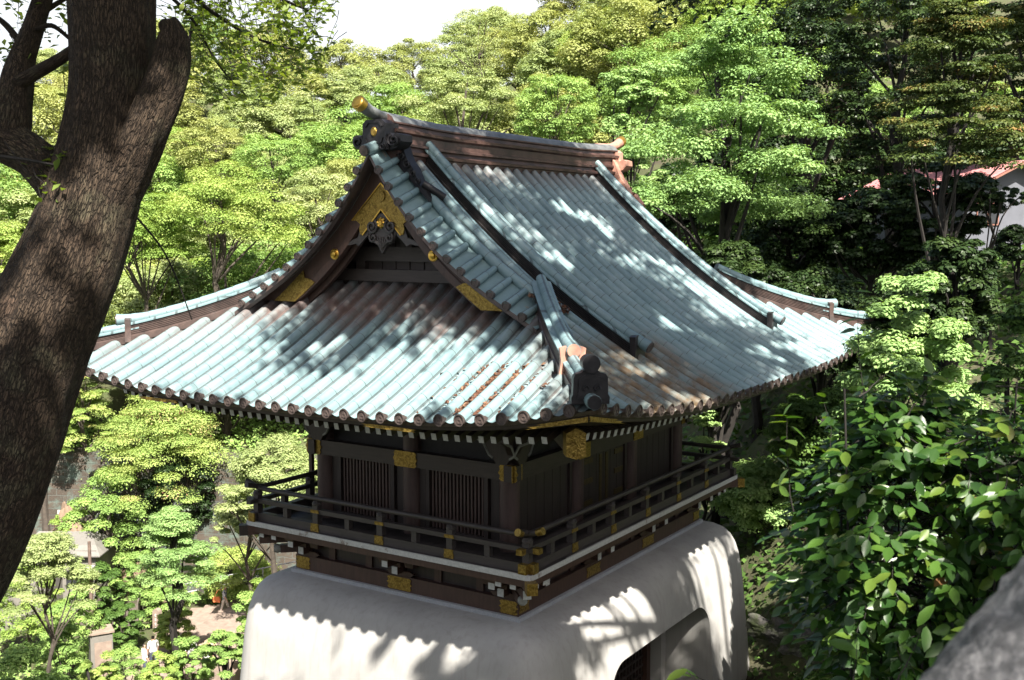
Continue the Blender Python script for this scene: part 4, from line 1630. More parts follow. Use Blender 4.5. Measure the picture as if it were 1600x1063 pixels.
# passage doors: red-brown frame with a square lattice
mb = MB()
for sy in (-1, 1):
    mb.box((2.05, sy * 1.76, -3.8), (0.16, 0.16, 3.0))
mb.box((2.05, 0, -2.30), (0.14, 3.36, 0.14))
fr = mb.build('passage_door', ['wood_red'], GATE, OFF)
for sy in (-1, 1):
    mb = MB()
    y0, y1 = 0.02, 1.66
    for k in range(12):
        y = y0 + (y1 - y0) * (k + 0.5) / 12
        mb.box((2.03, sy * y, -3.75), (0.05, 0.045, 2.7))
    for k in range(14):
        z = -2.6 - 0.19 * k
        mb.box((2.045, sy * (y0 + y1) / 2, z), (0.03, y1 - y0, 0.045))
    mb.build('lattice_leaf', ['wood'], fr)
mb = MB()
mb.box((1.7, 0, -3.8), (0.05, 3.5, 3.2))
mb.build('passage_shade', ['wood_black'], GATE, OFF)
# brown pole that props the eave at the left gallery
mb = MB()
mb.box((-3.12, -2.35, 1.1), (0.075, 0.075, 2.35))
mb.bar((-3.12, -2.33, 1.12), (-2.1, -2.33, 1.12), 0.06, 0.075)
mb.bar((-3.12, -2.33, 0.5), (-2.1, -2.33, 0.5), 0.06, 0.06)
mb.build('prop_pole', ['wood_red'], GATE, OFF)

# ================================================================== VEGETATION BUILDERS
def unit(v):
    return v / np.maximum(1e-9, np.linalg.norm(v, axis=-1, keepdims=True))


LEAF4 = ([(-0.5, 0, 0), (0.0, 0.5, 0.10), (0.5, 0, -0.05), (0.0, -0.5, 0.10)], [(0, 1, 2, 3)])
# near leaf: folded oval with a drooping tip
_r = [(-0.5, 0.0, 0.0), (-0.32, 0.30, 0.02), (-0.05, 0.46, 0.035), (0.24, 0.34, 0.0), (0.5, 0.0, -0.09)]
LEAFN = ([_r[0], (-0.32, 0, -0.015), (-0.05, 0, -0.03), (0.24, 0, -0.055), _r[4]] + [(a, b, c) for a, b, c in _r[1:4]] + [(a, -b, c) for a, b, c in _r[1:4]],
         [(0, 1, 5), (1, 2, 6, 5), (2, 3, 7, 6), (3, 4, 7), (0, 8, 1), (1, 8, 9, 2), (2, 9, 10, 3), (3, 10, 4)])


def leaf_mesh(name, pos, nor, tan, size, aspect, rnd, shape, mat):
    """one mesh of many leaves; rnd is stored per face"""
    V, Fs = np.array(shape[0], dtype=np.float64), shape[1]
    n, k = len(pos), len(V)
    nor = unit(nor)
    tan = unit(tan - nor * (tan * nor).sum(-1, keepdims=True))
    bit = np.cross(nor, tan)
    sz = np.broadcast_to(np.asarray(size, dtype=np.float64), (n,))[:, None, None]
    P = pos[:, None, :] + sz * (tan[:, None, :] * V[None, :, 0, None] + bit[:, None, :] * (V[None, :, 1, None] * aspect) + nor[:, None, :] * V[None, :, 2, None])
    me = bpy.data.meshes.new(name)
    ls = np.array([len(f) for f in Fs])
    flat = np.concatenate([np.array(f) for f in Fs])
    loops = (flat[None, :] + (np.arange(n) * k)[:, None]).ravel()
    tot = np.tile(ls, n)
    st = np.concatenate([[0], np.cumsum(tot)[:-1]])
    me.vertices.add(n * k)
    me.vertices.foreach_set('co', P.astype(np.float32).ravel())
    me.loops.add(len(loops))
    me.loops.foreach_set('vertex_index', loops.astype(np.int32))
    me.polygons.add(len(tot))
    me.polygons.foreach_set('loop_start', st.astype(np.int32))
    try:
        me.polygons.foreach_set('loop_total', tot.astype(np.int32))
    except Exception:
        pass
    me.update(calc_edges=True)
    a = me.attributes.new('rnd', 'FLOAT', 'FACE')
    a.data.foreach_set('value', np.repeat(rnd, len(Fs)).astype(np.float32))
    if len(Fs) > 1:
        me.polygons.foreach_set('use_smooth', np.ones(len(me.polygons), dtype=bool))
    me.materials.append(MAT[mat])
    me.update()
    return me


def clump_leaves(R, C, rad, per, up=0.7, low=-0.35, shell=0.55):
    """leaf points in a set of ellipsoid clumps; returns pos, normal, tone"""
    C, rad = np.asarray(C), np.asarray(rad)
    n = len(C) * per
    d = unit(R.normal(size=(n, 3)))
    d[:, 2] = np.where(d[:, 2] < low, -d[:, 2] * 0.6, d[:, 2])
    d = unit(d)
    t = shell + (1 - shell) * R.random(n) ** 0.6
    t *= 1 + 0.12 * R.normal(size=n)
    c = np.repeat(C, per, axis=0)
    r = np.repeat(rad, per, axis=0)
    p = c + d * r * t[:, None]
    nr = unit(d / r * r.mean(axis=1, keepdims=True)) + np.array([0, 0, up]) + R.normal(size=(n, 3)) * 0.27
    tone = np.clip(np.repeat(R.random(len(C)), per) * 0.55 + R.random(n) * 0.45, 0, 1)
    return p, nr, tone


def limb_tubes(mb, base, top, r0, ends, R, r_end=0.02, sides=7, mat=0):
    base, top = np.array(base, float), np.array(top, float)
    m = 8
    w = R.normal(size=(m + 1, 3)) * 0.05 * np.linalg.norm(top - base)
    w[0] = 0
    ax = []
    for k in range(m + 1):
        t = k / m
        ax.append(base + (top - base) * t + w[k] * 0.5 * np.array([1, 1, 0.1]) * t)
    mb.tube(ax, [r0 * (1.25 if k == 0 else 1.0) * (1 - 0.72 * k / m) for k in range(m + 1)], sides, mat)
    for e in ends:
        e = np.array(e)
        t = min(0.95, max(0.25, R.uniform(0.3, 0.9)))
        # leave the trunk below the end of the limb
        zt = (e[2] - base[2]) / max(0.1, top[2] - base[2]) - R.uniform(0.12, 0.3)
        t = min(0.92, max(0.2, zt))
        i = int(t * m)
        s = ax[i]
        mid = (s + e) / 2 + np.array([0, 0, 0.10 * np.linalg.norm(e - s)]) + R.normal(size=3) * 0.08 * np.linalg.norm(e - s)
        pts = []
        for k in range(6):
            q = k / 5
            pts.append((1 - q) ** 2 * s + 2 * q * (1 - q) * mid + q * q * e)
        rr = r0 * (1 - 0.72 * t) * 0.55
        mb.tube(pts, [rr * (1 - k / 5) + r_end * k / 5 for k in range(6)], 5, mat, False)


def make_tree(kind, seed, leafmat, H=9.0, Rr=4.0, nc=60, per=140, leaf=0.22, barkm='bark_far', aspect=0.6, trunk_r=0.2, zb=None):
    """crown mesh and trunk mesh of one tree standing at the origin; the crown reaches from zb to H"""
    R = np.random.default_rng(seed)
    zb = H * 0.3 if zb is None else zb
    hz, zc = (H - zb) / 2, (H + zb) / 2
    C, rad = [], []
    if kind == 'dome':  # rounded evergreen: many bulging clumps over a dome
        m = min(Rr, hz * 1.2)
        for k in range(nc):
            u = (k + 0.5) / nc
            ph = k * 2.39996 + R.uniform(-.4, .4)
            z = 1 - 1.75 * u
            q = math.sqrt(max(0, 1 - min(1, abs(z)) ** 2))
            s = R.uniform(0.66, 1.0) * (0.85 if z < -0.4 else 1)
            C.append((Rr * q * math.cos(ph) * s * 0.86, Rr * q * math.sin(ph) * s * 0.86, zc + hz * z * s * 0.86))
            a = m * R.uniform(0.14, 0.29)
            rad.append((a, a, a * R.uniform(0.5, 0.8)))
    elif kind == 'layer':  # maple: flat sprays in tiers
        for k in range(nc):
            z = R.uniform(0.0, 1.0) ** 0.8
            ph = R.uniform(0, 6.283)
            q = Rr * (1 - 0.75 * z ** 1.7) * R.uniform(0.25, 1.0) ** 0.6 * 0.88
            C.append((q * math.cos(ph), q * math.sin(ph), zb + 2 * hz * (0.08 + 0.9 * z) - 0.10 * q + R.uniform(-.15, .15)))
            a = Rr * R.uniform(0.14, 0.30)
            rad.append((a, a * R.uniform(0.7, 1), a * R.uniform(0.22, 0.45)))
    elif kind == 'fluff':  # soft irregular crown of many small rounded sprays
        for k in range(nc):
            d = unit(R.normal(size=3))
            d[2] = abs(d[2]) * 1.1 - 0.35
            s = R.uniform(0.55, 1.0) ** 0.7 * (0.85 + 0.15 * math.sin(3 * math.atan2(d[1], d[0]) + seed))
            C.append((Rr * d[0] * s * 0.92, Rr * d[1] * s * 0.92, zc + hz * d[2] * s * 0.95 - 0.1))
            a = min(Rr, hz * 1.3) * R.uniform(0.10, 0.25)
            rad.append((a, a * R.uniform(0.7, 1), a * R.uniform(0.35, 0.7)))
    elif kind == 'tuft':  # ginkgo-like: tufts strung along spreading limbs
        for b in range(max(6, nc // 9)):
            ph = b * 2.39996 + R.uniform(-.3, .3)
            zz = R.uniform(0.0, 1.0)
            z0 = zb + 2 * hz * zz * 0.96
            ln = Rr * (1.05 - 0.7 * zz ** 1.5) * R.uniform(0.7, 1.05)
            for k in range(9):
                q = ln * (0.2 + 0.8 * k / 8)
                C.append((q * math.cos(ph) + R.normal() * .25, q * math.sin(ph) + R.normal() * .25, z0 + 0.16 * q - 0.05 * q * q + R.normal() * .2))
                a = Rr * R.uniform(0.08, 0.17)
                rad.append((a, a, a * R.uniform(0.4, 0.65)))
    elif kind == 'open':  # loose crown with gaps
        for k in range(nc):
            d = unit(R.normal(size=3))
            s = R.uniform(0.45, 0.95)
            C.append((Rr * d[0] * s, Rr * d[1] * s, zc + hz * d[2] * s))
            a = Rr * R.uniform(0.12, 0.24)
            rad.append((a, a, a * R.uniform(0.3, 0.6)))
    C, rad = np.array(C), np.array(rad)
    p, nr, tone = clump_leaves(R, C, rad, per)
    n = len(p)
    crown = leaf_mesh(kind + '_crown', p, nr, R.normal(size=(n, 3)) + np.array([0, 0, -0.3]), leaf * R.uniform(0.65, 1.25, n), aspect, tone, LEAF4, leafmat)
    mb = MB()
    ends = C[R.choice(len(C), min(len(C), 7 if trunk_r < 0.11 else 14), replace=False)]
    limb_tubes(mb, (0, 0, -0.6), (R.normal() * .05 * Rr, R.normal() * .05 * Rr, zb + (H - zb) * 0.75), trunk_r, ends, R)
    t = mb.build('trunk', [barkm], None, fixn=False)
    tm = t.data
    bpy.data.objects.remove(t)
    return crown, tm


def plant(kindname, meshes, loc, scale, rz, label, cat, group=None, tilt=(0, 0)):
    o = link(kindname, None, None, loc)
    o.rotation_euler = (tilt[0], tilt[1], rz)
    o.scale = scale if isinstance(scale, (tuple, list)) else (scale,) * 3
    tag(o, label, cat, group)
    link('crown', meshes[0], o)
    link('trunk', meshes[1], o)
    return o


# ================================================================== TERRAIN
def sstep(a, b, x):
    t = np.clip((x - a) / (b - a), 0, 1)
    return t * t * (3 - 2 * t)


def ground_z(l, d):
    l, d = np.asarray(l, float), np.asarray(d, float)
    left = -5.0 - 9.3 * sstep(12, 37, d) + 1.6 * np.sin(l * 0.13 + 1) * sstep(55, 70, d)
    left = left + 7.5 * sstep(58.5, 61.5, d) + np.clip(d - 61.5, 0, 75) * 0.375
    right = -5.0 + 4.6 * sstep(4.3, 9, l) * sstep(9, 15, d) + np.clip(d - 20, 0, 120) * 0.16 + np.clip(l - 9, 0, 40) * 0.16 * sstep(10, 22, d)
    right = right + np.clip(d - 55, 0, 80) * 0.17
    w = sstep(-9, 6, l - (d - 25) * 0.05)
    z = left * (1 - w) + right * w
    z = z - 13 * (1 - sstep(-0.47, -0.385, l / np.maximum(d, 1))) * sstep(75, 110, d)
    # terrace the stairs lead up to, behind and under the viewer
    w2 = 1 - sstep(1.2, 2.6, d)
    z = z * (1 - w2) + 3.45 * w2
    # beyond the crest the hill falls away
    z = z - 0.25 * np.clip(d - 150, 0, 400)
    return z


ld = []
ds = np.concatenate([np.linspace(-40, 0, 10), np.linspace(0.8, 24, 30), np.linspace(25, 62, 48), np.linspace(64, 150, 50), np.linspace(156, 190, 6)])
lsx = np.concatenate([np.linspace(-115, -70, 8), np.linspace(-66, 66, 100), np.linspace(70, 115, 8)])
Rg = np.random.default_rng(3)
G = []
for d in ds:
    z = ground_z(lsx, np.full_like(lsx, d)) + Rg.normal(size=len(lsx)) * (0.12 if d > 14 else 0.02)
    G.append([(*site(l, d), zz) for l, zz in zip(lsx, z)])
mb = MB()
mb.grid(G, 0)
g = mb.build('ground', ['ground'], None, None, 60, weld=False, fixn=False)
tag(g, 'steep leaf-littered ground of the wooded valley', 'ground', None, 'structure')


def gz(l, d):
    return float(ground_z(l, d))


def stand(px, py_top, d, H):
    """place of a tree whose crown top shows at that bearing: returns ground location and scale"""
    p = at(px, py_top, d)
    l = (px - 800) / FPX * d
    return p, l


# ------------------------------------------------ the species, far and near
FAR = {
    'dome_olive': [make_tree('dome', 11 + k, 'lf_olive', 9, 4.6, 70, 460, 0.18, zb=0.8) for k in range(2)],
    'dome_green': [make_tree('dome', 21 + k, 'lf_green', 9, 4.5, 70, 460, 0.18, zb=0.8) for k in range(2)],
    'layer_maple': [make_tree('fluff', 31 + k, 'lf_maple', 9, 4.9, 120, 330, 0.16, zb=0.8) for k in range(2)],
    'layer_pale': [make_tree('fluff', 41 + k, 'lf_pale', 9, 4.9, 120, 330, 0.16, zb=0.8) for k in range(2)],
}
LBL = {
    'dome_olive': ('evergreen_tree', 'olive green domed evergreen growing on the far hillside', 'domed olive evergreens on the far hillside'),
    'dome_green': ('evergreen_tree', 'mid green domed evergreen growing on the far hillside', 'domed green evergreens on the far hillside'),
    'layer_maple': ('maple_tree', 'bright yellow-green broad maple on the far hillside', 'bright broad maples on the far hillside'),
    'layer_pale': ('maple_tree', 'pale green tree with feathery sprays on the far hillside', 'pale feathery trees on the far hillside'),
}
Rt = np.random.default_rng(77)
# the wooded hillside, row behind row
rows = [(64, 5.6), (69, 5.6), (75, 5.8), (82, 6.0), (90, 6.4), (99, 6.6), (109, 7.0), (120, 7.4), (132, 8.0)]
for ri, (d, gap) in enumerate(rows):
    l0, l1 = -0.53 * d, 0.30 * d
    n = int((l1 - l0) / gap)
    for k in range(n + 1):
        l = l0 + (l1 - l0) * (k + 0.5 * (ri % 2) + Rt.uniform(-.22, .22)) / n
        dd = d + Rt.uniform(-2, 2)
        if dd < 80 and l > 4:
            continue
        px = 800 + l / dd * FPX
        if 560 < px < 980 and dd < 75:
            continue
        if dd > 100:
            key = Rt.choice(['dome_olive', 'dome_green', 'layer_pale', 'dome_olive'])
        elif dd > 80:
            key = Rt.choice(['dome_olive', 'layer_pale', 'layer_maple', 'dome_green', 'layer_pale'])
        else:
            key = Rt.choice(['layer_maple', 'layer_maple', 'dome_green', 'layer_pale'])
        ms = FAR[key][Rt.integers(len(FAR[key]))]
        nm, lab, grp = LBL[key]
        s = Rt.uniform(0.85, 1.25) * (1.08 if dd > 100 else 1.0)
        plant(nm, ms, (*site(l, dd), gz(l, dd) - 0.3), (s * Rt.uniform(.95, 1.15), s * Rt.uniform(.95, 1.15), s), Rt.uniform(0, 6.28), lab, 'tree', grp)


_seed = [500]


def tree(kind, mat, px, yt, yb, hw, d, leaf, nc, per, nm, lab, cat='tree', tr=0.2, bark='bark_far', grp=None, zoff=-0.3, aspect=0.6, ground=None):
    """a tree on the ground at that bearing and distance; crown from yb up to yt, half-width hw"""
    _seed[0] += 7
    l = (px - 800) / FPX * d
    top, bot = at(px, yt, d), at(px, yb, d)
    g0 = (gz(l, d) if ground is None else ground) + zoff
    zb = bot[2] - g0
    if nm.endswith('shrub'):
        zb = min(zb, 0.25)
    ms = make_tree(kind, _seed[0], mat, top[2] - g0, hw / FPX * d, nc, int(per * 2.6), leaf * 0.66, bark, aspect, tr, zb)
    return plant(nm, ms, ((top[0] + bot[0]) / 2, (top[1] + bot[1]) / 2, g0), 1.0, 0.0, lab, cat, grp)


# hillside trees one can tell apart
tree('fluff', 'lf_maple', 345, 215, 480, 150, 63.5, 0.20, 110, 170, 'broadleaf_tree', 'bright green broadleaf tree with pale forked limbs showing, above the left roof corner', tr=0.32)
tree('fluff', 'lf_maple', 225, 250, 500, 110, 62, 0.19, 90, 150, 'maple_tree', 'tall yellow-green maple beside the big leaning trunk')
tree('fluff', 'lf_pale', 500, 225, 420, 95, 72, 0.20, 80, 140, 'maple_tree', 'pale feathery maple just left of the gable peak')
tree('fluff', 'lf_maple', 60, 400, 640, 110, 60, 0.19, 90, 150, 'maple_tree', 'sunlit maple at the left edge behind the leaning trunk')
tree('open', 'lf_pale', 750, 5, 110, 75, 108, 0.22, 46, 70, 'sparse_tree', 'thin sparse tree standing up against the sky on the crest', tr=0.16)
tree('fluff', 'lf_pale', 725, 75, 260, 105, 78, 0.21, 100, 140, 'maple_tree', 'pale tall maple with a dark trunk above the main ridge', tr=0.25)
tree('dome', 'lf_green', 870, 105, 260, 75, 66, 0.20, 70, 150, 'evergreen_tree', 'green evergreen between the main ridge and the ginkgo')
tree('dome', 'lf_olive', 930, 22, 150, 100, 96, 0.26, 70, 130, 'evergreen_tree', 'golden olive domed tree on the crest left of the ginkgo')
tree('dome', 'lf_olive', 335, 185, 300, 80, 86, 0.25, 60, 130, 'evergreen_tree', 'olive domed tree half hidden by the hanging sprays of the leaning tree')
tree('dome', 'lf_green', 425, 200, 320, 70, 80, 0.23, 60, 130, 'evergreen_tree', 'round green tree between the hanging sprays and the gable')
# valley side below the left eave
tree('layer', 'lf_yellow', 255, 612, 770, 135, 60.5, 0.17, 120, 170, 'maple_tree', 'yellow maple with reddish tips under the left eave')
tree('dome', 'lf_green', 165, 715, 805, 75, 58.6, 0.21, 50, 150, 'evergreen_shrub', 'dark green shrub hanging over the block wall below the yellow maple', 'shrub', zoff=-1.2)
tree('dome', 'lf_dark', 285, 680, 800, 70, 60, 0.22, 50, 150, 'evergreen_shrub', 'dark evergreen below the right side of the yellow maple', 'shrub', zoff=-1.6)
tree('fluff', 'lf_pale', 432, 645, 850, 98, 50, 0.16, 130, 170, 'maple_tree', 'pale maple beside the left corner of the gallery railing')
tree('fluff', 'lf_pale', 392, 745, 885, 66, 52, 0.16, 80, 160, 'maple_tree', 'feathery pale maple left of the gallery corner, lower than the other', tr=0.14)
tree('layer', 'lf_yellow', 130, 585, 700, 70, 61, 0.17, 60, 150, 'maple_tree', 'yellow maple close to the leaning trunk, half hidden by it')
tree('layer', 'lf_ginkgo', 272, 795, 925, 82, 46, 0.14, 75, 170, 'maple_tree', 'green maple with a dark forked trunk beside the stone steps', tr=0.24, bark='bark_dark')
tree('layer', 'lf_green', 350, 985, 1060, 50, 43, 0.13, 34, 130, 'maple_tree', 'small maple at the foot of the white base, left of it', tr=0.16, bark='bark_dark')
tree('layer', 'lf_pale', 75, 835, 945, 82, 40, 0.13, 75, 150, 'maple_tree', 'feathery light maple in front of the shed roof', tr=0.12)
tree('dome', 'lf_cover', 155, 868, 935, 42, 53.6, 0.17, 40, 130, 'creeper_shrub', 'dark creeper-clad shrub right of the shed', 'shrub')
tree('dome', 'lf_green', 262, 905, 975, 40, 55, 0.15, 36, 120, 'green_shrub', 'bright shrub behind the stone marker', 'shrub', tr=0.08)
tree('dome', 'lf_maple', 372, 850, 930, 70, 57.5, 0.16, 60, 140, 'green_shrub', 'sunny hedge-like shrub behind the pedestrian', 'shrub', tr=0.08)
tree('dome', 'lf_green', 195, 1000, 1070, 40, 45, 0.12, 36, 110, 'green_shrub', 'low shrub in front of the visitors in white', 'shrub', tr=0.06)
tree('dome', 'lf_green', 30, 925, 1110, 105, 13.5, 0.085, 110, 150, 'glossy_shrub', 'dark glossy shrub in the bottom left corner', 'shrub', tr=0.05, bark='bark_dark')
tree('dome', 'lf_maple', 132, 985, 1110, 42, 14.5, 0.075, 40, 150, 'glossy_shrub', 'small yellow-lit shrub beside the bottom left corner shrub', 'shrub', tr=0.03, bark='bark_dark')
for px, yt, yb, hw, d, mt, lab in ((110, 905, 960, 48, 47, 'lf_green', 'leafy shrub at the foot of the lamp post'), (40, 870, 960, 60, 50, 'lf_maple', 'bright shrub in front of the concrete block'), (225, 850, 930, 36, 56, 'lf_green', 'shrub at the foot of the block wall'),
                                   (270, 935, 1000, 34, 50, 'lf_maple', 'yellow-green shrub at the left end of the steps'), (190, 930, 990, 34, 51, 'lf_cover', 'dark shrub left of the stone marker'), (110, 775, 830, 40, 58, 'lf_maple', 'light shrub against the ochre rock'), (300, 985, 1060, 40, 45, 'lf_green', 'green shrub in front of the stone steps'), (165, 1010, 1075, 34, 42, 'lf_maple', 'bright low shrub right of the cabinet'), (95, 950, 1040, 44, 42, 'lf_green', 'green shrub left of the cabinet'), (250, 1010, 1075, 36, 43, 'lf_maple', 'bright low shrub below the stone marker'), (395, 905, 990, 40, 46, 'lf_green', 'green shrub against the left edge of the white base'), (420, 880, 960, 46, 48, 'lf_maple', 'sunlit shrub close to the left shoulder of the white base')):
    tree('dome', mt, px, yt, yb, hw, d, 0.15, 44, 110, 'green_shrub', lab, 'shrub', tr=0.05)
# right of the gate
tree('tuft', 'lf_ginkgo', 1130, 35, 345, 215, 31, 0.15, 330, 85, 'ginkgo_tree', 'large fresh green ginkgo behind the right roof slope', tr=0.3, bark='bark_dark')
tree('tuft', 'lf_ginkgo', 985, 105, 300, 90, 42, 0.17, 150, 80, 'ginkgo_tree', 'smaller ginkgo left of the large one, behind the far ridge end', bark='bark_dark')
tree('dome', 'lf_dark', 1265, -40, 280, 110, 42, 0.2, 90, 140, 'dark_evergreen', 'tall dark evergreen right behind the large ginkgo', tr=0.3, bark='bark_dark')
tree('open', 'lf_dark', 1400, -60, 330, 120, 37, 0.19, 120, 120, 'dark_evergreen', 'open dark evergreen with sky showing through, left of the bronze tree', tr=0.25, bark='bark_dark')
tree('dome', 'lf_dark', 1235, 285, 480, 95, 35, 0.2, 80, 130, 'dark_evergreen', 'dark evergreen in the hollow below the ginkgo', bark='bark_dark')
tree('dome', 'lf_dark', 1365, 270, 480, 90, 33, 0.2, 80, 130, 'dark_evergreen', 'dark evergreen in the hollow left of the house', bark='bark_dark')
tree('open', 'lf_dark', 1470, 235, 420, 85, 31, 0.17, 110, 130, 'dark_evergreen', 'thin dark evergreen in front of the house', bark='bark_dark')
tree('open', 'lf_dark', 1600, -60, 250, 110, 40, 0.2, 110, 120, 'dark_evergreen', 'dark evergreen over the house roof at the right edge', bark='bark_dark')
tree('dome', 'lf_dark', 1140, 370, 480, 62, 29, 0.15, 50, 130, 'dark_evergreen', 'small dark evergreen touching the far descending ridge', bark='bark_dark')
tree('layer', 'lf_bronze', 1490, -25, 300, 125, 25, 0.12, 120, 150, 'bronze_tree', 'bronze-tipped evergreen in the upper right', tr=0.13, bark='bark_dark')
tree('dome', 'lf_dark', 1560, 290, 330, 70, 30, 0.15, 30, 110, 'dark_evergreen', 'small dark evergreen crossing the middle of the house wall', bark='bark_dark', tr=0.08)
tree('dome', 'lf_dark', 1592, 345, 430, 45, 35, 0.15, 40, 120, 'dark_evergreen', 'dark bushy evergreen hiding the foot of the house', bark='bark_dark', tr=0.1)
tree('layer', 'lf_bronze', 1640, -60, 130, 110, 27, 0.12, 70, 150, 'bronze_tree', 'bronze-tipped evergreen cut by the right edge', bark='bark_dark')
tree('dome', 'lf_ginkgo', 1425, 365, 610, 118, 18.5, 0.13, 120, 170, 'broadleaf_shrub', 'lush green shrub on the bank right of the roof corner', 'shrub', tr=0.1, bark='bark_dark')
tree('dome', 'lf_cover', 1590, 380, 640, 85, 15, 0.12, 90, 150, 'broadleaf_shrub', 'dark green shrub at the right edge above the glossy bush', 'shrub', tr=0.08, bark='bark_dark')
tree('dome', 'lf_ginkgo', 1185, 712, 850, 78, 27.5, 0.12, 80, 150, 'broadleaf_shrub', 'light green shrub behind the right end of the gallery', 'shrub', tr=0.08, bark='bark_dark')
tree('layer', 'lf_ginkgo', 1100, 632, 740, 62, 28, 0.13, 50, 150, 'broadleaf_shrub', 'sunlit shrub showing between the eave and the gallery', 'shrub', tr=0.08, bark='bark_dark')
tree('dome', 'lf_cover', 1275, 600, 760, 85, 26, 0.14, 70, 140, 'broadleaf_shrub', 'dark shrub below the right roof corner', 'shrub', tr=0.08, bark='bark_dark')
tree('dome', 'lf_cover', 1380, 585, 800, 120, 16, 0.12, 90, 150, 'broadleaf_shrub', 'deep green shrub on the bank behind the glossy bush', 'shrub', tr=0.08, bark='bark_dark')
tree('dome', 'lf_cover', 1520, 610, 820, 110, 12, 0.10, 90, 150, 'broadleaf_shrub', 'deep green shrub at the right edge behind the glossy bush', 'shrub', tr=0.08, bark='bark_dark')
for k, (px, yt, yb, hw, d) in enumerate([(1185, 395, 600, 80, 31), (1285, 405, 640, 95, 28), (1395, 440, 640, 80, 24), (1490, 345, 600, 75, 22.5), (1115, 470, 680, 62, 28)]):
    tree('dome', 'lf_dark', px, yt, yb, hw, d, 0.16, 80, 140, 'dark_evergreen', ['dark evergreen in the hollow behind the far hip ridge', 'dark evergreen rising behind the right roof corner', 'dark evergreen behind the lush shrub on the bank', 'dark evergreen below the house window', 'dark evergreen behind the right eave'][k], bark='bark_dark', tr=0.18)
for k, (px, yt, yb, hw, d) in enumerate([(1010, 60, 260, 90, 70), (1090, 30, 250, 100, 75), (1180, 40, 260, 100, 66), (1290, 40, 280, 100, 72), (1370, 110, 330, 90, 64), (1470, 130, 330, 90, 70), (1560, 120, 330, 90, 62), (1050, 250, 400, 70, 48), (1200, 340, 480, 80, 50), (1310, 330, 480, 80, 47), (1230, 150, 330, 90, 55), (1330, 190, 400, 90, 52), (1420, 210, 420, 90, 50), (1520, 200, 330, 80, 56), (1150, 200, 400, 80, 52)]):
    tree('dome', 'lf_green' if k < 7 else 'lf_dark', px, yt, yb, hw, d, 0.26, 70, 130, 'evergreen_tree', 'green evergreen behind the dark trees on the right', 'tree', grp='evergreens behind the dark trees')

# ------------------------------------------------ valley: wall, shed, steps, lamp, marker, visitors
mb = MB()
Rw = np.random.default_rng(8)
rowsw, uvs = [], []
for k in range(13):
    t = k / 12
    r_, u_ = [], []
    for j in range(50):
        l = -36 + 26.5 * j / 49
        d = 58.2 + 1.2 * math.sin(j * 0.09) + t * 0.9 + Rw.normal() * 0.08
        xy = site(l, d)
        r_.append((xy[0], xy[1], -14.6 + 7.6 * t))
        u_.append((26.5 * j / 49, 7.6 * t))
    rowsw.append(r_)
    uvs.append(u_)
back = [(p[0] - FWD[0] * -1.5, p[1] + FWD[1] * 1.5, p[2]) for p in rowsw[-1]]
mb.grid(rowsw + [back], 0, uvs + [uvs[-1]])
w = mb.build('block_wall', ['cliff'], None, None, 50, fixn=False)
tag(w, 'tall stained block retaining wall below the yellow maple', 'wall')


from mathutils.noise import fractal


def rock(name, c, r, seed, mat, label, cat='rock', n=64, parent=None):
    R = np.random.default_rng(seed)
    mb = MB()
    ph = R.uniform(0, 6, 6)
    G = []
    for i in range(n // 2 + 1):
        th = math.pi * i / (n // 2)
        row = []
        for k in range(n):
            a = 2 * math.pi * k / n
            nv = Vector((math.sin(th) * math.cos(a), math.sin(th) * math.sin(a), math.cos(th)))
            q = 0.75 + 0.30 * fractal(nv * 1.6 + Vector((seed * 3.7, 0, 0)), 0.8, 2.1, 6) + 0.16 * math.sin(2 * a + ph[0]) + 0.10 * math.sin(3 * a + 2 * th + ph[1]) + 0.09 * math.sin(5 * th + a + ph[2]) 
            row.append((c[0] + r[0] * q * math.sin(th) * math.cos(a), c[1] + r[1] * q * math.sin(th) * math.sin(a), c[2] + r[2] * q * math.cos(th)))
        G.append(row)
    mb.grid(G, 0, closed=True)
    o = mb.build(name, [mat], parent, None, 40)
    if label:
        tag(o, label, cat)
    return o


def on(px, d, dz=0.0):
    l = (px - 800) / FPX * d
    xy = site(l, d)
    return Vector((xy[0], xy[1], gz(l, d) + dz))


rock('rocky_bank', at(104, 832, 58.3), (1.3, 0.8, 1.5), 1, 'ochre', 'sunlit ochre rock face behind the shed')
rock('rock_mound', on(212, 56.5, 0.6), (1.5, 1.0, 1.7), 2, 'ochre', 'ochre rock mound at the foot of the block wall')

sr = math.atan2(RGT[1], RGT[0])
# shed
sh = empty('shed', on(88, 56), sr, 'small pale shed with a grey hipped sheet roof by the block wall', 'shed')
mb = MB()
mb.box((0, 0, 1.6), (4.0, 2.6, 3.6))
mb.build('wall', ['shed_wall'], sh)
mb = MB()
mb.grid([[(-2.3, -1.6, 3.2), (2.3, -1.6, 3.2)], [(-1.4, 0, 4.05), (1.3, 0, 4.05)], [(-2.3, 1.6, 3.2), (2.3, 1.6, 3.2)]], 0)
mb.add([(2.3, -1.6, 3.2), (2.3, 1.6, 3.2), (1.3, 0, 4.05)], [(0, 1, 2)])
mb.add([(-2.3, -1.6, 3.2), (-2.3, 1.6, 3.2), (-1.4, 0, 4.05)], [(0, 2, 1)])
mb.box((0, 0, 3.17), (4.6, 3.2, 0.05))
mb.build('roof', ['shed_roof'], sh)
mb = MB()
mb.tube([(1.2, 1.0, 3.4), (1.2, 1.0, 4.5), (1.35, 1.0, 4.75)], 0.07, 8)
mb.build('vent_pipe', ['grey_metal'], sh)
mb = MB()
mb.tube([(-0.9, 1.0, 3.4), (-0.75, 1.0, 4.9)], 0.07, 8)
mb.build('vent_pipe', ['white'], sh)
mb = MB()
mb.box((0.9, -1.31, 1.9), (0.9, 0.04, 0.9))
mb.build('window', ['window'], sh)
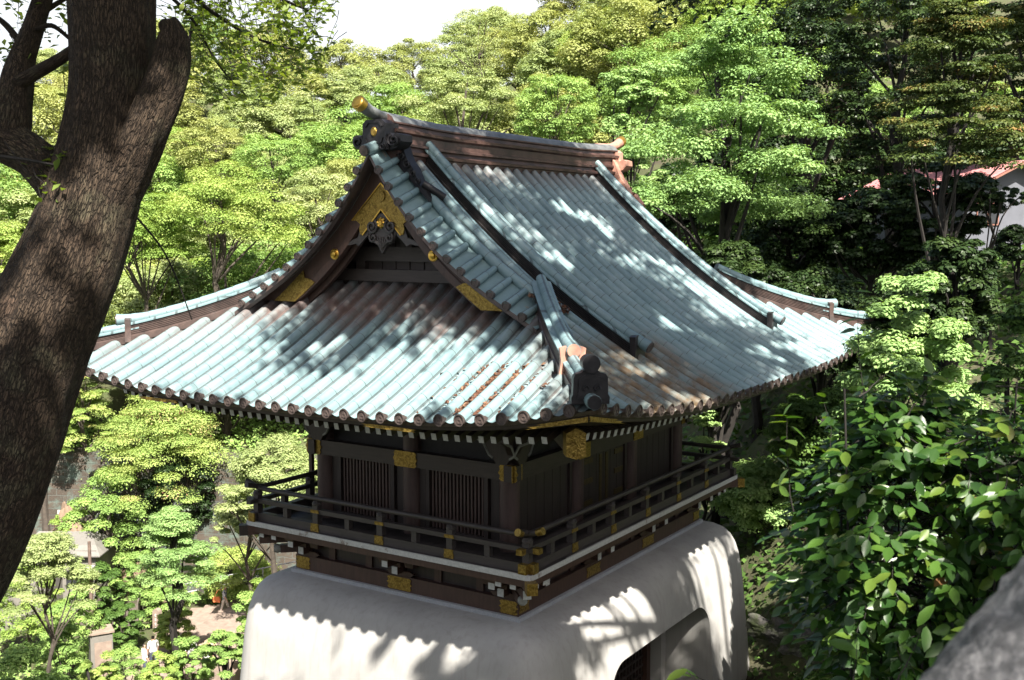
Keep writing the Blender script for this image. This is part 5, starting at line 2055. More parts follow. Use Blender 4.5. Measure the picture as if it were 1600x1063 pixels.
# low concrete annex beside it
an = empty('concrete_annex', on(28, 54), sr, 'pale concrete block left of the shed roof', 'outbuilding')
mb = MB()
mb.box((0, 0, 1.5), (2.6, 2.4, 3.6))
mb.build('wall', ['shed_wall'], an)
mb = MB()
mb.box((0, 0, 3.35), (2.9, 2.7, 0.12))
mb.build('roof', ['shed_roof'], an)
# plank planter
pl = empty('plank_planter', on(152, 52.5), sr + 0.25, 'weathered plank planter box in front of the shed', 'planter')
mb = MB()
for k in range(3):
    mb.box((0, 0, 0.35 + 0.36 * k), (2.7, 0.08, 0.34))
    mb.box((-1.31, 0.5, 0.35 + 0.36 * k), (0.07, 0.9, 0.34))
    mb.box((1.31, 0.5, 0.35 + 0.36 * k), (0.07, 0.9, 0.34))
mb.build('boards', ['boards'], pl)
mb = MB()
mb.box((0, 0.5, 1.1), (2.5, 0.85, 0.1))
mb.build('soil', ['ground'], pl)
# lamp post
lp = empty('lamp_post', on(124, 50), sr, 'rusty lamp post with a pale square lantern in front of the shed', 'lamp post')
mb = MB()
mb.tube([(0, 0, -0.3), (0, 0, 2.6), (0, 0, 5.2)], [0.10, 0.09, 0.07], 10)
for z in (1.5, 2.2, 2.9):
    mb.tube([(-0.3, 0, z), (0.3, 0, z)], 0.02, 6)
mb.build('post', ['rust'], lp)
mb = MB()
mb.box((0.02, -0.22, 3.75), (0.36, 0.3, 0.5), 0, 0, 1.12)
ln = mb.build('lantern', ['lamp_glass'], lp)
mb = MB()
mb.box((0.02, -0.22, 4.05), (0.46, 0.4, 0.06))
mb.build('lantern_cap', ['grey_metal'], ln)
# switch cabinet
cb = empty('cabinet', on(136, 46), sr + 0.5, 'pinkish metal cabinet with a flat pale lid beside the lamp post', 'cabinet')
mb = MB()
mb.box((0, 0, 1.15), (0.9, 0.8, 2.5))
mb.build('body', ['shed_wall'], cb)
mb = MB()
mb.box((0, 0, 2.45), (1.05, 0.95, 0.08))
mb.build('lid', ['steps'], cb)
mb = MB()
mb.box((0.05, -0.408, 1.2), (0.7, 0.015, 1.7))
mb.build('door', ['steps'], cb)
# stone marker
sm = empty('stone_marker', on(229, 52), sr - 0.3, 'slim round-topped stone marker post among shrubs', 'stone marker')
mb = MB()
poly = [(-0.19, -0.3), (0.19, -0.3), (0.18, 1.15)] + [(0.18 * math.cos(a), 1.15 + 0.16 * math.sin(a)) for a in [math.pi * k / 8 for k in range(1, 8)]] + [(-0.18, 1.15)]
mb.prism(poly, lambda a, b, w_: (a, -0.13 + w_, b), 0.26)
so = mb.build('stone', ['steps'], sm)
mb = MB()
for k in range(4):
    z = 1.02 - 0.22 * k
    for a, b, c_, e_ in ((-0.06, 0.03, 0.06, 0.03), (0.0, 0.08, 0.0, -0.08), (-0.05, -0.06, 0.05, -0.06), (-0.05, 0.0, -0.02, -0.05)):
        mb.bar((a, -0.134, z + b), (c_, -0.134, z + e_ + 0.001), 0.012, 0.022, 0, (0, 1, 0))
mb.build('inscription', ['white'], so)
# stone steps climbing to the right
st = empty('stone_steps', on(318, 51), sr, 'wide pinkish stone steps climbing towards the gate', 'steps')
mb = MB()
for k in range(12):
    mb.box((-2.6 + 0.72 * k + 0.10 * 0, -0.6, 0.05 + 0.15 * k - 0.4), (0.67, 9.5, 0.9))
mb.build('treads', ['steps'], st)
mb = MB()
for q in range(2):
    pts = [(-2.9 + 0.72 * k, 4.4 + 0.25 * q, 0.9 + 0.15 * k + 0.0 * q + (0.45 * q)) for k in range(13)]
    mb.tube([(p[0], 4.4, p[2]) for p in pts], 0.035, 6)
for k in range(0, 13, 3):
    mb.tube([(-2.9 + 0.72 * k, 4.4, 0.1), (-2.9 + 0.72 * k, 4.4, 1.4 + 0.15 * k)], 0.04, 6)
mb.build('handrail', ['grey_metal'], st)


# ------------------------------------------------ people
def person(name, loc, rz, joints, edges, mats, label, group=None, h=1.68):
    """one continuous skinned body; joints: name -> (x, y, z, r) for a 1.7 m figure facing +x"""
    names = list(joints)
    me = bpy.data.meshes.new(name)
    me.from_pydata([joints[n][:3] for n in names], [(names.index(a), names.index(b)) for a, b in edges], [])
    o = link(name, me)
    sk = o.modifiers.new('skin', 'SKIN')
    for i, n in enumerate(names):
        r = joints[n][3]
        r = r if isinstance(r, tuple) else (r, r)
        me.skin_vertices[0].data[i].radius = r
        me.skin_vertices[0].data[i].use_root = n == 'pelvis'
    ss = o.modifiers.new('sub', 'SUBSURF')
    ss.levels = ss.render_levels = 2
    bpy.context.view_layer.update()
    dg = bpy.context.evaluated_depsgraph_get()
    m2 = bpy.data.meshes.new_from_object(o.evaluated_get(dg))
    o.modifiers.clear()
    o.data = m2
    m2.name = name
    m2.materials.clear()
    for m in mats:
        m2.materials.append(MAT[m])
    # skin, shirt, trousers, shoes, hair by height and reach
    for p in m2.polygons:
        x, y, z = p.center
        if z > 1.60 or (z > 1.50 and x < -0.02):
            k = 4
        elif z > 1.40 and abs(y) < 0.10:
            k = 0
        elif z < 0.09:
            k = 3
        elif z < 0.92 and abs(y) < 0.21:
            k = 2
        elif z > 0.90 and (abs(y) < 0.22 or z > 1.12):
            k = 1
        else:
            k = 0
        p.material_index = k
        p.use_smooth = True
    o.location = loc
    o.rotation_euler.z = rz
    o.scale = (h / 1.7,) * 3
    return tag(o, label, 'person', group)


def body(stride=0.0, arm=0.0, bend=0.0):
    J = {'pelvis': (0, 0, 0.95, (0.15, 0.11)), 'waist': (0.01 + bend * .3, 0, 1.1, (0.14, 0.10)), 'chest': (0.0 + bend * .7, 0, 1.30, (0.16, 0.11)), 'neck': (0.0 + bend, 0, 1.45, 0.055),
         'head': (0.015 + bend, 0, 1.54, (0.075, 0.085)), 'crown': (0.0 + bend, 0, 1.64, (0.07, 0.08))}
    E = [('pelvis', 'waist'), ('waist', 'chest'), ('chest', 'neck'), ('neck', 'head'), ('head', 'crown')]
    for s, n in ((1, 'l'), (-1, 'r')):
        f = stride * s
        J['hip' + n] = (0, s * 0.09, 0.88, 0.095)
        J['knee' + n] = (f * 0.55 + 0.02, s * 0.10, 0.49, 0.062)
        J['ank' + n] = (f - 0.04, s * 0.10, 0.08, 0.042)
        J['toe' + n] = (f + 0.12, s * 0.11, 0.035, 0.035)
        J['sh' + n] = (bend * .8, s * 0.19, 1.38, 0.06)
        J['elb' + n] = (-arm * s * 0.6 + bend * .6, s * 0.25, 1.11, 0.042)
        J['wr' + n] = (-arm * s + 0.10, s * 0.24, 0.88, 0.03)
        J['hand' + n] = (-arm * s + 0.13, s * 0.235, 0.79, (0.02, 0.036))
        E += [('pelvis', 'hip' + n), ('hip' + n, 'knee' + n), ('knee' + n, 'ank' + n), ('ank' + n, 'toe' + n), ('chest', 'sh' + n), ('sh' + n, 'elb' + n), ('elb' + n, 'wr' + n), ('wr' + n, 'hand' + n)]
    return J, E


def face_parts(o):
    mb = MB()
    for s in (1, -1):
        mb.lathe([(0.0, -0.008), (0.009, 0.0), (0.0, 0.008)], (0.088, s * 0.03, 1.565), 8)
    mb.build('eyes', ['shoe'], o)


J, E = body(0.24, 0.16, 0.03)
pm = ['skin', 'shirt_pattern', 'trousers', 'shoe', 'greyhair']
p1 = person('person', on(338, 54.0, 0.24), sr - 0.15, J, E, pm, 'grey-haired pedestrian in a patterned shirt and pale trousers with an orange shoulder bag', None, 1.62)
face_parts(p1)
bg_ = empty('shoulder_bag', on(333, 53.8, 0.24), sr - 0.15, 'orange shoulder bag on the walking pedestrian', 'bag')
mb = MB()
poly = [(-0.17, 0.86), (0.17, 0.86), (0.19, 1.02), (0.15, 1.13), (-0.15, 1.13), (-0.19, 1.02)]
mb.prism(poly, lambda a, b, w_: (a - 0.12, -0.22 - w_, b), 0.11)
mb.build('pouch', ['orange'], bg_)
mb = MB()
mb.tube([(-0.24, -0.27, 1.12), (-0.1, -0.2, 1.42), (0.02, -0.1, 1.46), (0.05, 0.05, 1.42)], 0.014, 6)
mb.build('strap', ['orange'], bg_)
J, E = body(0.08, 0.05)
wm = ['skin', 'shirt_white', 'dark_cloth', 'shoe', 'hair']
for px, d, rz, lab in ((206, 46.5, 0.6, 'visitor in white seen through the low shrub, left of the other one'), (221, 47.5, 2.2, 'visitor in white seen through the low shrub, nearest the stone marker'),
                       (282, 47.2, -1.0, 'visitor in white at the bottom edge below the green maple')):
    o = person('person', on(px, d, 0.02), sr + rz, J, E, wm, lab)
    face_parts(o)
J, E = body(0.05, 0.05)
o = person('person', on(308, 46.6, 0.02), sr - 1.2, J, E, wm, 'visitor under a wide straw hat at the bottom edge', None)
hat = empty('straw_hat', on(308, 46.6, 0.02), 0, 'wide straw sun hat on a visitor at the bottom edge', 'hat')
mb = MB()
mb.lathe([(0.40, 1.52), (0.30, 1.56), (0.13, 1.60), (0.125, 1.70), (0.08, 1.75), (0.0, 1.76)], (0, 0, 0), 24)
mb.build('brim_and_crown', ['straw'], hat)

# ------------------------------------------------ house on the right
hs = empty('house', on(1560, 40), sr + 0.35, 'grey house with a faded red gabled roof on the right', 'house')
hz = hs.location.z
apex = at(1588, 252, 40)[2] - hz
mb = MB()
e0 = apex - 0.95
mb.prism([(-2.2, -0.5), (2.2, -0.5), (2.2, e0), (0, apex - 0.1), (-2.2, e0)], lambda a, b, w_: (a + 0.55, w_, b), 6.0)
mb.build('wall', ['house_wall'], hs)
mb = MB()
for s in (-1, 1):
    mb.grid([[(0.55, -0.5, apex), (0.55, 6.5, apex)], [(0.55 + s * 2.8, -0.5, apex - 1.23), (0.55 + s * 2.8, 6.5, apex - 1.23)]], 0)
    mb.bar((0.55, -0.48, apex - 0.06), (0.55 + s * 2.8, -0.48, apex - 1.29), 0.06, 0.14, 1, (0, 1, 0))
mb.build('roof', ['pink_roof', 'house_trim'], hs)
wd = MB()
wz = at(1545, 335, 40)[2] - hz
wd.box((-0.65, -0.02, wz), (1.0, 0.06, 0.8))
wo = wd.build('window', ['house_trim'], hs)
mb = MB()
mb.box((-0.9, -0.055, wz), (0.42, 0.02, 0.68))
mb.box((-0.42, -0.055, wz), (0.42, 0.02, 0.68))
mb.build('pane', ['window'], wo)

# ------------------------------------------------ paving and mossy kerb right of the base
mb = MB()
rw = MB()
mb.grid([[(2.2, 1.0, -4.75), (6.4, 1.0, -4.75)], [(2.2, 12.0, -4.75), (6.4, 12.0, -4.75)]], 0)
pv = mb.build('paving', ['paving'], None, None, 60, fixn=False)
tag(pv, 'grey stone paving beside the gate', 'paving', None, 'structure')
for k, (px, py, d, r, lab) in enumerate([(1205, 985, 21.2, (0.55, 0.3, 0.28), 'mossy kerb stone nearest the white base'), (1250, 1005, 20.4, (0.6, 0.32, 0.28), 'mossy kerb stone below the dark boulder'), (1310, 1030, 19.8, (0.6, 0.35, 0.3), 'mossy kerb stone behind the glossy bush leaves'),
                                       (1290, 930, 22.0, (0.75, 0.5, 0.5), 'dark boulder on the bank behind the glossy bush')]):
    rock('kerb_stone' if k < 3 else 'boulder', at(px, py, d), r, 20 + k, 'moss_stone', lab, 'stone')

# ground cover on the bank
Rc = np.random.default_rng(19)
n = 80000
l = Rc.uniform(3.3, 30, n)
d = Rc.uniform(13, 60, n)
keep = (l < 0.5 * d + 2) & ~((l < 5.6) & (d < 20.5)) & (l > 3.2 + 0.12 * (d - 18)) & (Rc.random(n) < np.where(d < 27, 1.0, 0.6))
l, d = l[keep], d[keep]
xy = np.stack([CAM[0] + _c * l - _s * d, CAM[1] + _s * l + _c * d], -1)
z = ground_z(l, d) + Rc.uniform(0.03, 0.40, len(l))
pos = np.concatenate([xy, z[:, None]], 1)
nr = Rc.normal(size=pos.shape) * 0.5 + np.array([-.3, -.3, 1])
gc = link('ground_cover', leaf_mesh('ground_cover', pos, nr, Rc.normal(size=pos.shape), Rc.uniform(.09, .19, len(l)) * (1 + np.clip(d - 22, 0, 40) * 0.05), 0.7, Rc.random(len(l)), LEAF4, 'lf_cover'))
tag(gc, 'low leafy ground cover on the bank right of the gate', 'ground cover', None, 'stuff')
# valley undergrowth
n = 30000
l = Rc.uniform(-34, -6, n)
d = Rc.uniform(44, 66, n)
keep = ~((l > -17.5) & (l < -8) & (d < 56)) & ~((d < 58.5) & (d > 46) & (l < -17) & (Rc.random(n) < 0.6)) & ~((d > 57.5) & (d < 61.5))
l, d = l[keep], d[keep]
xy = np.stack([CAM[0] + _c * l - _s * d, CAM[1] + _s * l + _c * d], -1)
z = ground_z(l, d) + Rc.uniform(0.05, 0.7, len(l)) ** 1.3
pos = np.concatenate([xy, z[:, None]], 1)
nr = Rc.normal(size=pos.shape) * 0.5 + np.array([.3, -.3, 1])
gc = link('undergrowth', leaf_mesh('undergrowth', pos, nr, Rc.normal(size=pos.shape), Rc.uniform(.15, .32, len(l)), 0.6, Rc.random(len(l)), LEAF4, 'lf_green'))
tag(gc, 'leafy undergrowth in the valley below the gate', 'undergrowth', None, 'stuff')

# fallen leaves lying in the roof pans and behind the verge
pts = []
for row in range(6, 13):
    x0 = 0.08 + SP * row + SP / 2
    m = [0, 10, 60, 200, 150, 30, 10][row - 6]
    for k in range(m):
        y = -YE + 0.15 + (0.9 + 0.5 * Rc.random()) * Rc.random() ** 0.8
        x = x0 + Rc.normal() * 0.035
        if abs(x) < XE - 0.85 * (YE + y) - 0.2:
            pts.append((x, y, z_skirt(x, y) + 0.004 + 0.02 * Rc.random()))
for k in range(420):
    x = 2.75 + 0.42 * Rc.random()
    y = -3.3 - 0.55 * Rc.random()
    pts.append((x, y, z_main(x, y) + 0.10 + 0.06 * Rc.random()))
pos = np.array(pts)
lt = link('fallen_leaves', leaf_mesh('fallen_leaves', pos, Rc.normal(size=pos.shape) * 0.35 + np.array([0, -.4, 1]), Rc.normal(size=pos.shape), Rc.uniform(.05, .10, len(pos)), 0.6, Rc.random(len(pos)), LEAF4, 'litter'))
tag(lt, 'brown fallen leaves caught on the lower roof tiles', 'leaf litter', None, 'stuff')

# ================================================================== NEAR TREES AND SHRUBS
def screen_path(pts, d):
    """a limb through bearings (px, py, radius px[, d])"""
    P, r = [], []
    for q in pts:
        dd = q[3] if len(q) > 3 else d
        P.append(at(q[0], q[1], dd))
        r.append(q[2] / FPX * dd)
    return P, r


def smooth_path(P, r, m):
    P, r = np.array(P), np.array(r)
    n = len(P)
    out, rr = [], []
    for i in range(n - 1):
        p0, p1, p2, p3 = P[max(i - 1, 0)], P[i], P[i + 1], P[min(i + 2, n - 1)]
        for k in range(m):
            t = k / m
            out.append(0.5 * (2 * p1 + (p2 - p0) * t + (2 * p0 - 5 * p1 + 4 * p2 - p3) * t * t + (3 * p1 - p0 - 3 * p2 + p3) * t ** 3))
            rr.append(r[i] + (r[i + 1] - r[i]) * t)
    out.append(P[-1])
    rr.append(r[-1])
    return out, rr


def bark_limb(mb, pts, d, m=8, sides=40, rough=0.03, seed=0, su=1.0):
    P, r = smooth_path(*screen_path(pts, d), m)
    R = np.random.default_rng(seed)
    base = len(mb.v)
    mb.tube(P, r, sides, 0, True, su, 1.0)
    ph = R.uniform(0, 6.28, 8)
    w = sides + 1
    for i in range(len(P)):
        c = Vector(P[i])
        for k in range(w):
            a = 2 * math.pi * k / sides
            s = i / m
            q = (math.sin(3 * a + ph[0] + s * 0.7) + 0.8 * math.sin(2 * a + ph[1] - s * 1.1) + 0.6 * math.sin(5 * a + ph[2] + s * 1.9)
                 + 0.6 * math.sin(7 * a + ph[3] + 2.3 * s) + 0.5 * math.sin(11 * a + ph[4] + 1.3 * s) + 0.35 * math.sin(17 * a + ph[5] - 2 * s)) * rough
            v = Vector(mb.v[base + i * w + k])
            mb.v[base + i * w + k] = tuple(c + (v - c) * (1 + q))


BT = empty('leaning_tree', tuple(on(-60, 6.2)), 0, 'massive leaning tree with rough plated bark at the left edge', 'tree')
bl = Vector(BT.location)
mb = MB()
D = 6.0
trunk = [(-310, 1330, 112), (-215, 1120, 100), (-112, 950, 89), (-48, 830, 85), (4, 700, 86), (34, 600, 84), (66, 510, 84), (106, 420, 79), (136, 330, 71), (158, 240, 66), (174, 150, 64), (175, 60, 65), (172, -40, 68), (160, -160, 64), (150, -400, 50), (180, -700, 36)]
bark_limb(mb, trunk, D, 12, 72, 0.022, 1, 3.0)
bark_limb(mb, [(150, 380, 36, 6.0), (176, 310, 40, 5.98), (205, 250, 38, 5.95), (230, 195, 34, 5.9), (256, 135, 31, 5.88), (268, 95, 28, 5.88), (271, 65, 25, 5.88), (268, 45, 18, 5.88), (262, 36, 15, 5.88), (262, 30, 3, 5.88)], D, 7, 36, 0.05, 2, 1.6)
bark_limb(mb, [(120, 330, 40, 6.0), (88, 282, 36, 6.0), (50, 244, 32, 6.05), (0, 215, 34, 6.1), (-60, 180, 34, 6.1), (-200, 60, 28, 6.2)], D, 8, 32, 0.03, 3, 1.4)
bark_limb(mb, [(16, 235, 30, 6.08), (18, 190, 30, 6.1), (24, 140, 26, 6.15), (34, 95, 21, 6.2), (48, 55, 17, 6.2), (62, 10, 15, 6.25), (85, -60, 13, 6.3)], D, 8, 26, 0.04, 4, 1.2)
bark_limb(mb, [(28, 130, 12, 6.1), (60, 112, 10, 6.05), (90, 95, 9, 6.0), (112, 80, 9, 6.0)], D, 6, 14, 0.04, 5)
for q in ([(40, 80, 6, 6.2), (10, 40, 5, 6.3), (-30, 10, 3, 6.3)], [(50, 50, 5, 6.2), (80, 40, 4, 6.1), (108, 60, 3, 6.1)], [(50, 30, 6, 6.25), (90, 5, 4, 6.3), (130, -20, 4, 6.3)]):
    bark_limb(mb, q, D, 6, 8, 0.03, 6)
mb.v = [tuple(Vector(p) - bl) for p in mb.v]
tk = mb.build('trunk', ['bark'], BT, None, 60, weld=False, fixn=True)


class Leaves:
    def __init__(s):
        s.p, s.n, s.t, s.z, s.r = [], [], [], [], []

    def add(s, p, n, t, z, r):
        s.p.append(p), s.n.append(n), s.t.append(t), s.z.append(z), s.r.append(r)

    def mesh(s, name, mat, aspect=0.5, shape=LEAFN, off=(0, 0, 0)):
        return leaf_mesh(name, np.array(s.p) - np.array(off), np.array(s.n), np.array(s.t), np.array(s.z), aspect, np.array(s.r), shape, mat)


def twig(mb, L, R, a, b, sag, nleaf, size, r0=0.006, spread=0.9, tone=(0.0, 1.0), whorl=False, face=(0, 0, 0)):
    """a thin shoot from a to b with leaves set alternately along it"""
    a, b = np.array(a, float), np.array(b, float)
    ln = np.linalg.norm(b - a)
    pts = []
    for k in range(6):
        t = k / 5
        pts.append(a + (b - a) * t + np.array([0, 0, -sag * ln * t * t]) + R.normal(size=3) * 0.02 * ln * (k > 0))
    mb.tube(pts, [r0 * (1 - 0.75 * k / 5) for k in range(6)], 5, 0, False)
    for k in range(nleaf):
        t = 1 - (k / max(1, nleaf)) * (0.55 if whorl else 0.85)
        i = min(4, int(t * 5))
        p = pts[i] + (pts[i + 1] - pts[i]) * (t * 5 - i)
        ax = unit(pts[i + 1] - pts[i])
        sd = unit(np.cross(ax, [0, 0, 1.0]) + 1e-6)
        sgn = 1 if k % 2 else -1
        out = unit(ax * R.uniform(0.15, 0.8) + sd * sgn * spread * R.uniform(0.6, 1.1) + np.array([0, 0, R.uniform(-0.45, 0.12)]))
        if k == 0:
            out = unit(ax + np.array([0, 0, -0.2]))
        z = size * R.uniform(0.65, 1.2)
        L.add(p + out * z * 0.55, np.array([0, 0, 1.0]) + np.array(face) + R.normal(size=3) * 0.38, out, z, min(1, max(0, R.uniform(*tone))))


# sparse sprays of the leaning tree that hang into the picture
Rb = np.random.default_rng(31)
L = Leaves()
mb = MB()
spr = []
for k in range(330):
    px = Rb.uniform(285, 505)
    py = Rb.uniform(-30, 175 - 0.55 * abs(px - 380)) if px > 320 else Rb.uniform(-20, 110)
    spr.append((px, py, Rb.uniform(7.2, 8.6)))
for k in range(24):
    spr.append((Rb.uniform(-10, 108), Rb.uniform(-30, 130), Rb.uniform(6.0, 7.0)))
for k in range(22):
    spr.append((Rb.uniform(-10, 70), Rb.uniform(430, 620), Rb.uniform(6.4, 7.2)))
for k in range(12):
    spr.append((Rb.uniform(40, 108), Rb.uniform(190, 330), Rb.uniform(5.7, 5.95)))
for k in range(10):
    spr.append((Rb.uniform(440, 520), Rb.uniform(-30, 30), Rb.uniform(7.2, 8.4)))
for px, py, d in spr:
    b = at(px, py, d)
    a = b + np.array([-0.12, 0.05, 0.16]) + Rb.normal(size=3) * 0.12
    twig(mb, L, Rb, a, b, 0.12, int(Rb.integers(5, 10)), 0.072 if px > 120 else 0.066, 0.003, 0.8, (0.25, 1.0))
# longer boughs that carry them
for q in ([(250, -60, 5, 7), (320, 10, 3.5, 7.4), (400, 60, 2, 7.9), (470, 80, 1.2, 8.0)], [(240, -30, 4, 7), (300, 30, 2.5, 7.4), (340, 100, 1.6, 7.6), (385, 150, 1, 7.8)], [(300, -80, 4, 7), (400, -20, 3, 7.6), (490, 20, 1.5, 8)],
          [(300, 40, 3, 7.6), (290, 90, 2, 7.6), (270, 140, 1.5, 7.6)], [(205, 330, 2, 6.2), (260, 400, 1.5, 6.6), (300, 500, 1, 6.8)], [(-60, 560, 5, 6.6), (0, 540, 3, 6.7), (60, 500, 2, 6.8)], [(-40, 240, 4, 5.9), (40, 250, 3, 5.85), (105, 262, 1.5, 5.8)]):
    P, r = smooth_path(*screen_path(q, 7), 5)
    mb.tube(P, r, 6, 0, False)
def falls(c, z):
    """where the shadow of a clump lands at height z"""
    h = c[2] - z
    return c[0] - 0.62 * h, c[1] + 0.53 * h


def sun_gap(c):  # leaves out clumps that would shade spots meant to be sunlit
    x, y = falls(c, 3.1)
    if 0.2 < x < 5.6 and -7.2 < y < -4.7:
        return True
    if 2.6 < x < 6.0 and 4.4 < y < 7.5:
        return True
    x, y = falls(c, 4.2)
    if 5.6 < x < 11.5 and -2.0 < y < 4.5:
        return True
    x, y = falls(c, -1.8)
    if 2.2 < x < 4.2 and -2.5 < y < -0.5:
        return True
    if -3.2 < x < 1.6 and -5.2 < y < -3.6:
        return Rb.random() < 0.3
    return False


HOLES = [(1.3, 1.0, 5.3, .42), (1.0, 0.3, 5.5, .3), (2.3, 1.8, 4.4, .45), (2.9, 2.1, 4.0, .4), (3.4, 2.6, 3.7, .5), (4.1, 3.4, 3.2, .5), (4.6, 1.1, 2.9, .35), (4.3, -3.4, 3.1, .4), (3.6, -0.6, 3.5, .3), (2.0, -1.8, 4.6, .3), (4.8, 2.6, 2.8, .5), (4.6, 5.0, 3.0, .9),
         (3.5, 4.4, 3.6, .5), (3.05, -2.5, -1.2, .4), (3.1, -1.7, -1.5, .5), (3.1, -1.0, -1.3, .55), (3.15, -0.6, -1.9, .5), (3.2, 3.7, -2.2, .35), (3.25, 3.7, -3.2, .45), (3.2, -2.6, -2.4, .4),
         (1.2, -5.6, 3.0, .8), (2.3, -5.5, 3.1, .9), (3.4, -5.7, 3.1, .8), (4.2, -6.0, 3.0, .7), (0.4, -6.0, 2.9, .5), (-2.6, -5.9, 2.9, .45), (-3.6, -5.6, 3.1, .5), (-1.4, -5.2, 3.2, .35), (-0.3, -5.0, 3.4, .3), (1.8, -4.6, 3.5, .5), (3.2, -4.9, 3.4, .5),
         (-2.7, -4.4, -1.8, .6), (-1.6, -4.4, -2.0, .5), (-0.5, -4.4, -2.1, .55), (0.5, -4.4, -2.0, .6), (-2.9, -4.4, -2.8, .4)]

for px, py, r in ((245, 175, .11), (195, 255, .13), (170, 310, .15), (215, 290, .10), (150, 400, .09), (40, 480, .12), (60, 300, .10), (262, 110, .07), (120, 560, .07), (205, 190, .06)):
    q = at(px, py, 5.75)
    HOLES.append((q[0], q[1], q[2], r * 1.7))


def lets_sun(p, R):
    """crown leaves taken out so sun patches land on the listed spots"""
    keep = np.ones(len(p), dtype=bool)
    for x, y, z, r in HOLES:
        h = p[:, 2] - z
        dx, dy = p[:, 0] - 0.62 * h - x, p[:, 1] + 0.53 * h - y
        a = np.arctan2(dy, dx)
        rr = r * (1 + 0.3 * np.sin(3 * a + x * 7) + 0.2 * np.sin(5 * a + y * 5))
        keep &= ~((dx * dx + dy * dy < rr * rr) & (R.random(len(p)) < 0.96))
    return keep


# the crown overhead that dapples trunk, roof and plaster (above the frame)
cc, rad = [], []
for k in range(80):
    a = Rb.uniform(0, 6.283)
    q = 6.0 * math.sqrt(Rb.random())
    cc.append((6.8 + q * math.cos(a), -14.6 + q * math.sin(a), 11.2 + Rb.uniform(-1.2, 2.2) - 0.05 * q * q))
    if sun_gap(cc[-1]):
        cc.pop()
        continue
    s = Rb.uniform(0.6, 1.15)
    rad.append((s, s, s * 0.4))
for k in range(34):  # a denser bough between the sun and the trunk
    cc.append((9.9 + Rb.normal() * 1.1, -17.2 + Rb.normal() * 1.1, 11.2 + Rb.normal() * 0.7))
    s = Rb.uniform(0.6, 1.0)
    rad.append((s, s, s * 0.4))
p, nr, tone = clump_leaves(Rb, cc, rad, 300, 0.8, -0.35, 0.1)
keep = (p[:, 2] > 9.2) & lets_sun(p, Rb)
for i in np.nonzero(keep)[0]:
    L.add(p[i], nr[i], Rb.normal(size=3), 0.155 * Rb.uniform(.7, 1.3), tone[i])
cr = link('crown', L.mesh('leaning_tree_crown', 'lf_camphor', 0.5, LEAF4, tuple(bl)), BT)
for k in range(14):
    e = cc[(k * 4) % len(cc)]
    s = at(170 + 10 * (k % 3), -300 - 20 * k, 6)
    mid = (np.array(e) + s) / 2 + Rb.normal(size=3) * 0.3
    mb.tube([s, mid, e], [0.10, 0.06, 0.02], 6, 0, False)
mb.v = [tuple(Vector(q) - bl) for q in mb.v]
mb.build('twigs', ['bark_dark'], BT, None, 60, weld=False, fixn=False)

# tall tree on the right whose crown shades the long roof slope and the plaster (trunk outside the frame)
ST = empty('overhanging_tree', (15.5, -6.0, -2.0), 0, 'dark leaves of an overhanging tree along the top edge', 'tree')
sl = np.array([15.5, -6.0, -2.0])
L = Leaves()
mb = MB()
cc, rad = [], []
for k in range(220):
    a = Rb.uniform(0, 6.283)
    q = math.sqrt(Rb.random())
    cx, cy = (8.9, -6.0) if k % 2 else (13.7, -8.9)
    rr = 5.6 if k % 2 else 4.6
    cc.append((cx + rr * q * math.cos(a), cy + rr * q * math.sin(a), 15.0 + Rb.uniform(-1.2, 2.0) - 1.5 * q * q))
    if sun_gap(cc[-1]):
        cc.pop()
        continue
    s = Rb.uniform(0.75, 1.25)
    rad.append((s, s, s * 0.42))
for k in range(22):  # a low bough that shades the near corner of the plaster base
    cc.append((10.9 + Rb.normal() * 0.8, -11.2 + Rb.normal() * 0.6, 11.6 + Rb.normal() * 0.5))
    s = Rb.uniform(0.6, 0.9)
    rad.append((s, s, s * 0.42))
p, nr, tone = clump_leaves(Rb, cc, rad, 420, 0.8, -0.35, 0.1)
for i in np.nonzero(lets_sun(p, Rb))[0]:
    L.add(p[i], nr[i], Rb.normal(size=3), 0.175 * Rb.uniform(.7, 1.3), tone[i] * 0.6)
for k in range(95):
    px = Rb.uniform(1010, 1400)
    py = Rb.uniform(-70, 46 - 0.08 * abs(px - 1130)) if px < 1260 else Rb.uniform(-70, 12)
    d = Rb.uniform(9.0, 10.6)
    b = at(px, py, d)
    twig(mb, L, Rb, b + np.array([0.25, 0.05, 0.30]) + Rb.normal(size=3) * 0.12, b, 0.2, 9, 0.085, 0.005, 0.8, (0.0, 0.45))
limb_tubes(mb, (15.5, -6, -2.5), (14.8, -6.2, 13.5), 0.42, [cc[(k * 6) % len(cc)] for k in range(24)], Rb, 0.03, 12)
for q in ([(1750, -260, 20, 11), (1500, -140, 12, 10.5), (1250, -40, 7, 10), (1050, -5, 3, 9.6)], [(1600, -200, 12, 10.5), (1380, -60, 7, 10), (1200, -10, 3, 9.8)]):
    P, r = smooth_path(*screen_path(q, 10), 6)
    mb.tube(P, r, 7, 0, False)
mb.v = [tuple(np.array(q) - sl) for q in mb.v]
mb.build('trunk', ['bark_dark'], ST, None, 60, weld=False, fixn=False)
link('crown', L.mesh('overhanging_crown', 'lf_dark', 0.5, LEAF4, tuple(sl)), ST)


# big tree further right, outside the frame: it keeps the hollow below the ginkgo dark
_seed[0] = 900
tp = np.array([9.4, 7.6])
FT = plant('broadleaf_tree', make_tree('dome', 901, 'lf_dark', 24.0, 6.6, 110, 230, 0.2, 'bark_dark', 0.6, 0.45, 17.5), (12.6, 10.4, -3.0), 1.0, 0.0, 'tall dark tree beyond the right edge of the picture', 'tree')

